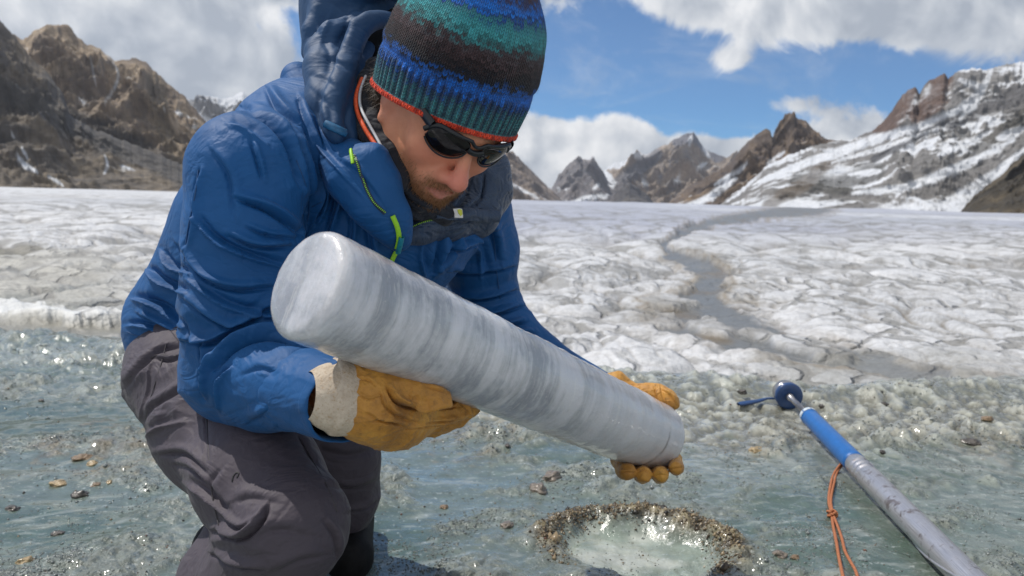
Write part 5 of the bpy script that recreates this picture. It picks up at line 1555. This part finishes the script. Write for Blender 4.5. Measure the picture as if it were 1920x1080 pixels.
bp = [p for p in bp if p[0] < t2] + [(t2, .0262), (t2, .0)]
dl('barrel', bp, m_bar, 64, True)
# spiral flight wound round the barrel, and a long seam rib
ref = np.array([0, 0, 1.0]); nA = np.cross(DX, ref); nA /= np.linalg.norm(nA); nB = np.cross(nA, DX)
pts = []
for t in np.linspace(t1 + .03, t2 - .01, 260):
    a = 2.4 + (t - t1) * 7.2
    pts.append(DA + DX * t + (nA * math.cos(a) + nB * math.sin(a)) * .0268)
tube('flight', np.array(pts), .0024, m_bar, drill, 8)
bpy.data.objects['flight'].data.uv_layers.new(name='UVMap')
p = DA + DX * dt(1690) - nB * .024 - nA * .012
V, F = lathe(p, p - nB * .5 - nA * .5, [(0, .006), (.010, .007), (.014, .005), (.014, 0)], 16)
mk('cutter_bolt', V, F, m_dk, drill)
# folded handle strap beside the end disc
hp_ = [G(1458, 748, .03), G(1440, 747, .032), G(1420, 752, .026), G(1402, 755, .024), G(1384, 758, .022)]
P = spline(np.array(hp_), 8); Vh, Fh = tube_vf(P, 1.0, 12)
cP = np.repeat(P, 12, 0); dd_ = Vh[:len(cP)] - cP
rw = np.repeat(np.interp(np.linspace(0, 1, len(P)), [0, .3, .6, .9, 1], [.006, .007, .013, .014, .008]), 12)[:, None]
Vh[:len(cP)] = cP + dd_ * np.array([1, 1, .45]) * rw
mk('handle', Vh, Fh, m_dblue, drill)
# orange cord
m_cord, g, b = newmat('orange_cord')
co = obj_co(g)
wv = g.add('ShaderNodeTexWave', {'Vector': co, 'Scale': 90.0, 'Distortion': 1.5}, bands_direction='DIAGONAL').outputs[1]
g.set(b.inputs['Base Color'], g.ramp(wv, [(.2, (.20, .07, .03)), (.7, (.55, .20, .085))])); b.inputs['Roughness'].default_value = .8
bump(g, b, wv, .8, .001)


def gp(u, v, lift=.004):
    p = G(u, v, .01)
    for _ in range(3): p = G(u, v, gh(p[0], p[1]) + lift)
    return p


c1_ = [DA + DX * dt(1580) - nA * .024 + nB * .002] + [gp(a, b_) for a, b_ in [(1566, 884), (1557, 912), (1554, 940), (1559, 962), (1562, 985), (1568, 1015), (1573, 1045), (1580, 1078), (1590, 1110)]]
c2_ = [DA + DX * dt(1584) - nA * .025 + nB * .004] + [gp(a, b_, .006) for a, b_ in [(1573, 880), (1563, 910), (1558, 940), (1563, 966), (1570, 985), (1578, 1008), (1584, 1032), (1594, 1052), (1604, 1070), (1612, 1095)]]
tube('cord', spline(np.array(c1_), 10), .0031, m_cord, drill, 10)
tube('cord', spline(np.array(c2_), 10), .0029, m_cord, drill, 10)
kc = gp(1560, 963, .008)
kn = [kc + .0075 * np.array([math.cos(2 * t) * (1 + .3 * math.cos(3 * t)), math.sin(2 * t) * (1 + .3 * math.cos(3 * t)), .6 * math.sin(3 * t)]) for t in np.linspace(0, 2 * PI, 60)]
tube('knot', np.array(kn), .0032, m_cord, drill, 8)


# ------------------------------------------------------------------ stones and grit
def ico(n=2):
    me = bpy.data.meshes.new('t'); import bmesh
    bm = bmesh.new(); bmesh.ops.create_icosphere(bm, subdivisions=n, radius=1); bm.to_mesh(me); bm.free()
    V = np.array([v.co for v in me.vertices]); F = np.array([list(p.vertices) for p in me.polygons]); bpy.data.meshes.remove(me)
    return V, F


IV, IF = ico(4)


def stone_mat(name, col, gloss=.35):
    m, g, b = newmat(name); co = obj_co(g)
    n = g.noise(co, 160, 6, .7); n2 = g.noise(co, 420, 4, .7)
    g.set(b.inputs['Base Color'], g.mix(g.ss(n2, .55, .68), g.ramp(n, [(.3, tuple(c * .45 for c in col)), (.7, tuple(min(1, c * 1.5) for c in col))]), tuple(min(1, c * 2.4) for c in col)))
    b.inputs['Roughness'].default_value = gloss; b.inputs['Coat Weight'].default_value = .25; b.inputs['Coat Roughness'].default_value = .1
    bump(g, b, n, .8, .003); return m


MS = {'grey': stone_mat('grey_stone', (.17, .14, .11)), 'brown': stone_mat('brown_stone', (.20, .135, .075)), 'dark': stone_mat('dark_stone', (.065, .055, .045)), 'gold': stone_mat('ochre_stone', (.34, .25, .13))}
ST = [(1010, 921, 19, .8, 'grey', 'round brown grey stone, nearer of the two left of the drill hole'),
      (1034, 896, 19, .65, 'grey', 'flat topped grey stone, farther of the two left of the drill hole'),
      (952, 986, 13, .6, 'grey', 'small grey stone alone between the dark boot and the drill hole'),
      (833, 952, 8, .6, 'brown', 'tiny brown pebble on the bare ice below the near glove'),
      (153, 860, 16, .5, 'brown', 'smooth brown oval stone left of the grey trousers, highest of its cluster'),
      (173, 870, 11, .5, 'gold', 'tan pebble touching the right side of the smooth brown oval stone'),
      (151, 929, 14, .7, 'dark', 'dark wet stone left of the grey trousers below the pale stone'),
      (108, 908, 15, .5, 'gold', 'pale flat stone half frozen in ice between the oval and dark wet stones'),
      (181, 911, 9, .6, 'brown', 'small brown stone right of the dark wet stone'),
      (24, 954, 12, .5, 'dark', 'black flat pebble near the left border of the ice'),
      (108, 1001, 11, .45, 'dark', 'dark grey pebble in smooth green ice above the ochre stone'),
      (48, 1053, 14, .6, 'gold', 'ochre striped pebble in the bottom left corner on green ice'),
      (77, 752, 5, .7, 'dark', 'little black pebble in the upper left of the wet ice'),
      (205, 905, 6, .7, 'gold', 'tiny ochre pebble closest to the grey trousers'),
      (705, 832, 7, .8, 'brown', 'reddish pebble beside the far knee under the near glove'),
      (951, 836, 6, .7, 'dark', 'tiny black pebble below the middle of the ice core'),
      (1417, 846, 14, .6, 'gold', 'tan stone on the rough ice left of the blue grip'),
      (1462, 1042, 12, .8, 'grey', 'angular brown stone in front of the hole, left one of a pair'),
      (1490, 1046, 9, .6, 'brown', 'flatter brown stone in front of the hole, right one of a pair'),
      (1821, 831, 16, .5, 'dark', 'wide dark stone at the edge of the green pool right of the drill'),
      (1852, 785, 10, .5, 'brown', 'brown stone at far right above the green pool'),
      (1658, 758, 7, .6, 'dark', 'small dark stone on the rough ice beyond the blue grip'),
      (1392, 735, 8, .6, 'dark', 'small dark stone behind the drill handle on the ice crest'),
      (1540, 762, 6, .7, 'dark', 'tiny dark pebble right of the drill end disc'),
      (1655, 848, 6, .7, 'dark', 'tiny dark pebble right of the barrel in shallow wet ice')]
for i, (u, v, r, fl, kind, lab_) in enumerate(ST):
    p = gp(u, v, 0); d = px(p)[2]; R = r * float(d) / FPX * .92
    V = IV * np.array([1.15, .9, fl])
    V = V * (1 + .38 * pn(IV[:, 0] * 1.1 + i * 7, IV[:, 1] * 1.1, IV[:, 2] * 1.1) + .16 * pn(IV[:, 0] * 2.6 + i * 3, IV[:, 1] * 2.6, IV[:, 2] * 2.6) + .05 * pn(IV[:, 0] * 7 + i, IV[:, 1] * 7, IV[:, 2] * 7))[:, None]
    V = np.where(V[:, 2:3] > fl * 1.2, np.c_[V[:, :2], fl * .62 + (V[:, 2] - fl * .62) * .35], V)
    a = rnd.random() * 6.3; ca2, sa2 = math.cos(a), math.sin(a)
    V = V @ np.array([[ca2, sa2, 0], [-sa2, ca2, 0], [0, 0, 1]]) * R
    o = mk('stone', V, IF, MS[kind]); o.location = Vector(p + np.array([0, 0, R * fl * .05]))
    set_props(o, lab_, 'stone', 'stones frozen into the wet ice')

# loose grit melted out of the ice
r = np.random.RandomState(5)
n = 60000
uu = r.uniform(-60, 1980, n); vv_ = r.uniform(690, 1110, n)
gx_, gy_ = [], []
pts = np.array([G(a, b_, 0.0) for a, b_ in zip(uu, vv_)])
z_, col_, _, fgm, rg_ = ground_fields(pts[:, 0][None], pts[:, 1][None])
z_, col_, fgm, rg_ = z_[0], col_[0], fgm[0], rg_[0]
brn = np.clip((col_[:, 0] - col_[:, 2] * 1.02) * 9, 0, 1)
cl = sm(fbm(pts[:, 0] * 5, pts[:, 1] * 5, 3.0, 3), .0, .35)
pr_ = (0.045 * cl + .40 * brn + .02) * fgm
k = r.rand(n) < pr_
P = np.c_[pts[k, 0], pts[k, 1], z_[k]]
print('grit', len(P))
OV = np.array([[1, 0, 0], [0, 1, 0], [-1, 0, 0], [0, -1, 0], [0, 0, 1], [0, 0, -1]], float)
OF = np.array([[0, 1, 4], [1, 2, 4], [2, 3, 4], [3, 0, 4], [1, 0, 5], [2, 1, 5], [3, 2, 5], [0, 3, 5]])
sz = r.lognormal(-6.75, .45, len(P)) * (1 + .25 * np.maximum(P[:, 1] - 1.5, 0))
Vg = OV[None] * r.uniform(.6, 1.4, (len(P), 6, 1)) * sz[:, None, None] * np.array([1, 1, .7])
a = r.uniform(0, 6.3, len(P)); ca2, sa2 = np.cos(a)[:, None], np.sin(a)[:, None]
Vg = np.stack([Vg[..., 0] * ca2 - Vg[..., 1] * sa2, Vg[..., 0] * sa2 + Vg[..., 1] * ca2, Vg[..., 2]], -1) + P[:, None] + np.array([0, 0, .0004])
Fg = (OF[None] + 6 * np.arange(len(P))[:, None, None]).reshape(-1, 3)
pal = np.array([[.05, .04, .03], [.10, .075, .05], [.20, .14, .08], [.15, .06, .035], [.12, .12, .11], [.035, .035, .035]])
gc_ = np.repeat(pal[r.choice(6, len(P), p=[.25, .25, .15, .1, .1, .15])], 6, 0)
m_gr, g, b = newmat('grit'); g.set(b.inputs['Base Color'], g.add('ShaderNodeAttribute', attribute_name='col').outputs[0]); b.inputs['Roughness'].default_value = .3
gr = mk('gravel', Vg.reshape(-1, 3), Fg, m_gr, smooth=False, attrs={'col': gc_})
gr['kind'] = 'stuff'; set_props(gr, 'dark grit and tiny pebbles scattered over the wet ice', 'grit')

# coarser grit round the melted rim of the drill hole
r = np.random.RandomState(9)
n = 9000
an_ = r.uniform(0, 2 * PI, n); rd_ = HR * 1.06 + .012 + r.normal(0, .017, n)
hx_ = HOLE[0] + np.cos(an_) * rd_; hy_ = HOLE[1] + np.sin(an_) * rd_
side = np.clip(0.30 + 0.8 * np.sin(an_) + 0.75 * np.clip(np.cos(an_ - 0.1), 0, 1) + 0.35 * np.clip(np.cos(an_ - PI + .3), 0, 1), 0, 1.1)
k = r.rand(n) < side * (0.35 + 1.2 * sm(pn(hx_ * 22, hy_ * 22, 4.0), -.2, .4))
zz_ = ground_fields(hx_[k][None], hy_[k][None])[0][0]
P = np.c_[hx_[k], hy_[k], zz_ + .0005]
sz = r.lognormal(-6.75, .6, len(P))
Vg = OV[None] * r.uniform(.55, 1.45, (len(P), 6, 1)) * sz[:, None, None] + P[:, None]
pal = np.array([[.07, .05, .03], [.16, .12, .07], [.30, .23, .14], [.45, .40, .32], [.04, .035, .03]])
gc_ = np.repeat(pal[r.choice(5, len(P), p=[.25, .3, .22, .1, .13])], 6, 0)
gr2 = mk('gravel', Vg.reshape(-1, 3), (OF[None] + 6 * np.arange(len(P))[:, None, None]).reshape(-1, 3), m_gr, smooth=False, attrs={'col': gc_})
gr2['kind'] = 'stuff'; set_props(gr2, 'brown gritty sediment ringing the melted drill hole', 'grit')

# wet ice grains: small flat-faced crystals that catch the sun
n = 110000
uu = r.uniform(-60, 1980, n); vv_ = r.uniform(660, 1110, n)
R_ = FW + ((uu - 960) / FPX)[:, None] * RT + ((540 - vv_) / FPX)[:, None] * UP
pts = CAM + R_ * ((0 - H) / R_[:, 2])[:, None]
z_, col_, _, fgm, rg_ = [q[0] for q in ground_fields(pts[:, 0][None], pts[:, 1][None])]
cl = sm(fbm(pts[:, 0] * 4, pts[:, 1] * 4, 8.0, 4), -.05, .3)
k = r.rand(n) < (cl * (.28 + .5 * rg_) * fgm)
P = np.c_[pts[k, 0], pts[k, 1], z_[k]]
print('crystals', len(P))
sz = r.lognormal(-6.35, .35, len(P)) * (1 + .35 * np.maximum(P[:, 1] - 1.5, 0))
Vg = OV[None] * r.uniform(.6, 1.4, (len(P), 6, 1)) * sz[:, None, None] * np.array([1.1, 1.1, .8])
a = r.uniform(0, 6.3, len(P)); ca2, sa2 = np.cos(a)[:, None], np.sin(a)[:, None]
b2 = r.normal(0, .3, len(P)); cb2, sb2 = np.cos(b2)[:, None], np.sin(b2)[:, None]
x_, y_, z3 = Vg[..., 0], Vg[..., 1], Vg[..., 2]
y_, z3 = y_ * cb2 - z3 * sb2, y_ * sb2 + z3 * cb2
Vg = np.stack([x_ * ca2 - y_ * sa2, x_ * sa2 + y_ * ca2, z3], -1) + P[:, None]
m_cr, g, b = newmat('ice_grain')
b.inputs['Base Color'].default_value = (.30, .34, .33, 1); b.inputs['Roughness'].default_value = .18; b.inputs['IOR'].default_value = 1.33
b.inputs['Transmission Weight'].default_value = .5
b.inputs['Coat Weight'].default_value = .8; b.inputs['Coat Roughness'].default_value = .16
cr_o = mk('ice_grains', Vg.reshape(-1, 3), (OF[None] + 6 * np.arange(len(P))[:, None, None]).reshape(-1, 3), m_cr, smooth=False)
cr_o['kind'] = 'stuff'; set_props(cr_o, 'small glinting wet ice grains crusting the foreground ice', 'ice grains')

# thin mountain air
import bmesh
bm = bmesh.new(); bmesh.ops.create_cube(bm, size=1)
me = bpy.data.meshes.new('haze'); bm.to_mesh(me); bm.free()
hzo = bpy.data.objects.new('haze', me); C.objects.link(hzo)
hzo.scale = (19400, 8400, 1760); hzo.location = (0, 4000, 720)
mh = bpy.data.materials.new('haze'); mh.use_nodes = True
g = N(mh.node_tree); g.n.clear()
pv = g.add('ShaderNodeVolumePrincipled'); pv.inputs['Color'].default_value = (.72, .82, 1.0, 1); pv.inputs['Density'].default_value = 3.2e-5; pv.inputs['Anisotropy'].default_value = .2
o = g.n.new('ShaderNodeOutputMaterial'); g.l.new(pv.outputs[0], o.inputs['Volume'])
me.materials.append(mh); hzo['kind'] = 'stuff'
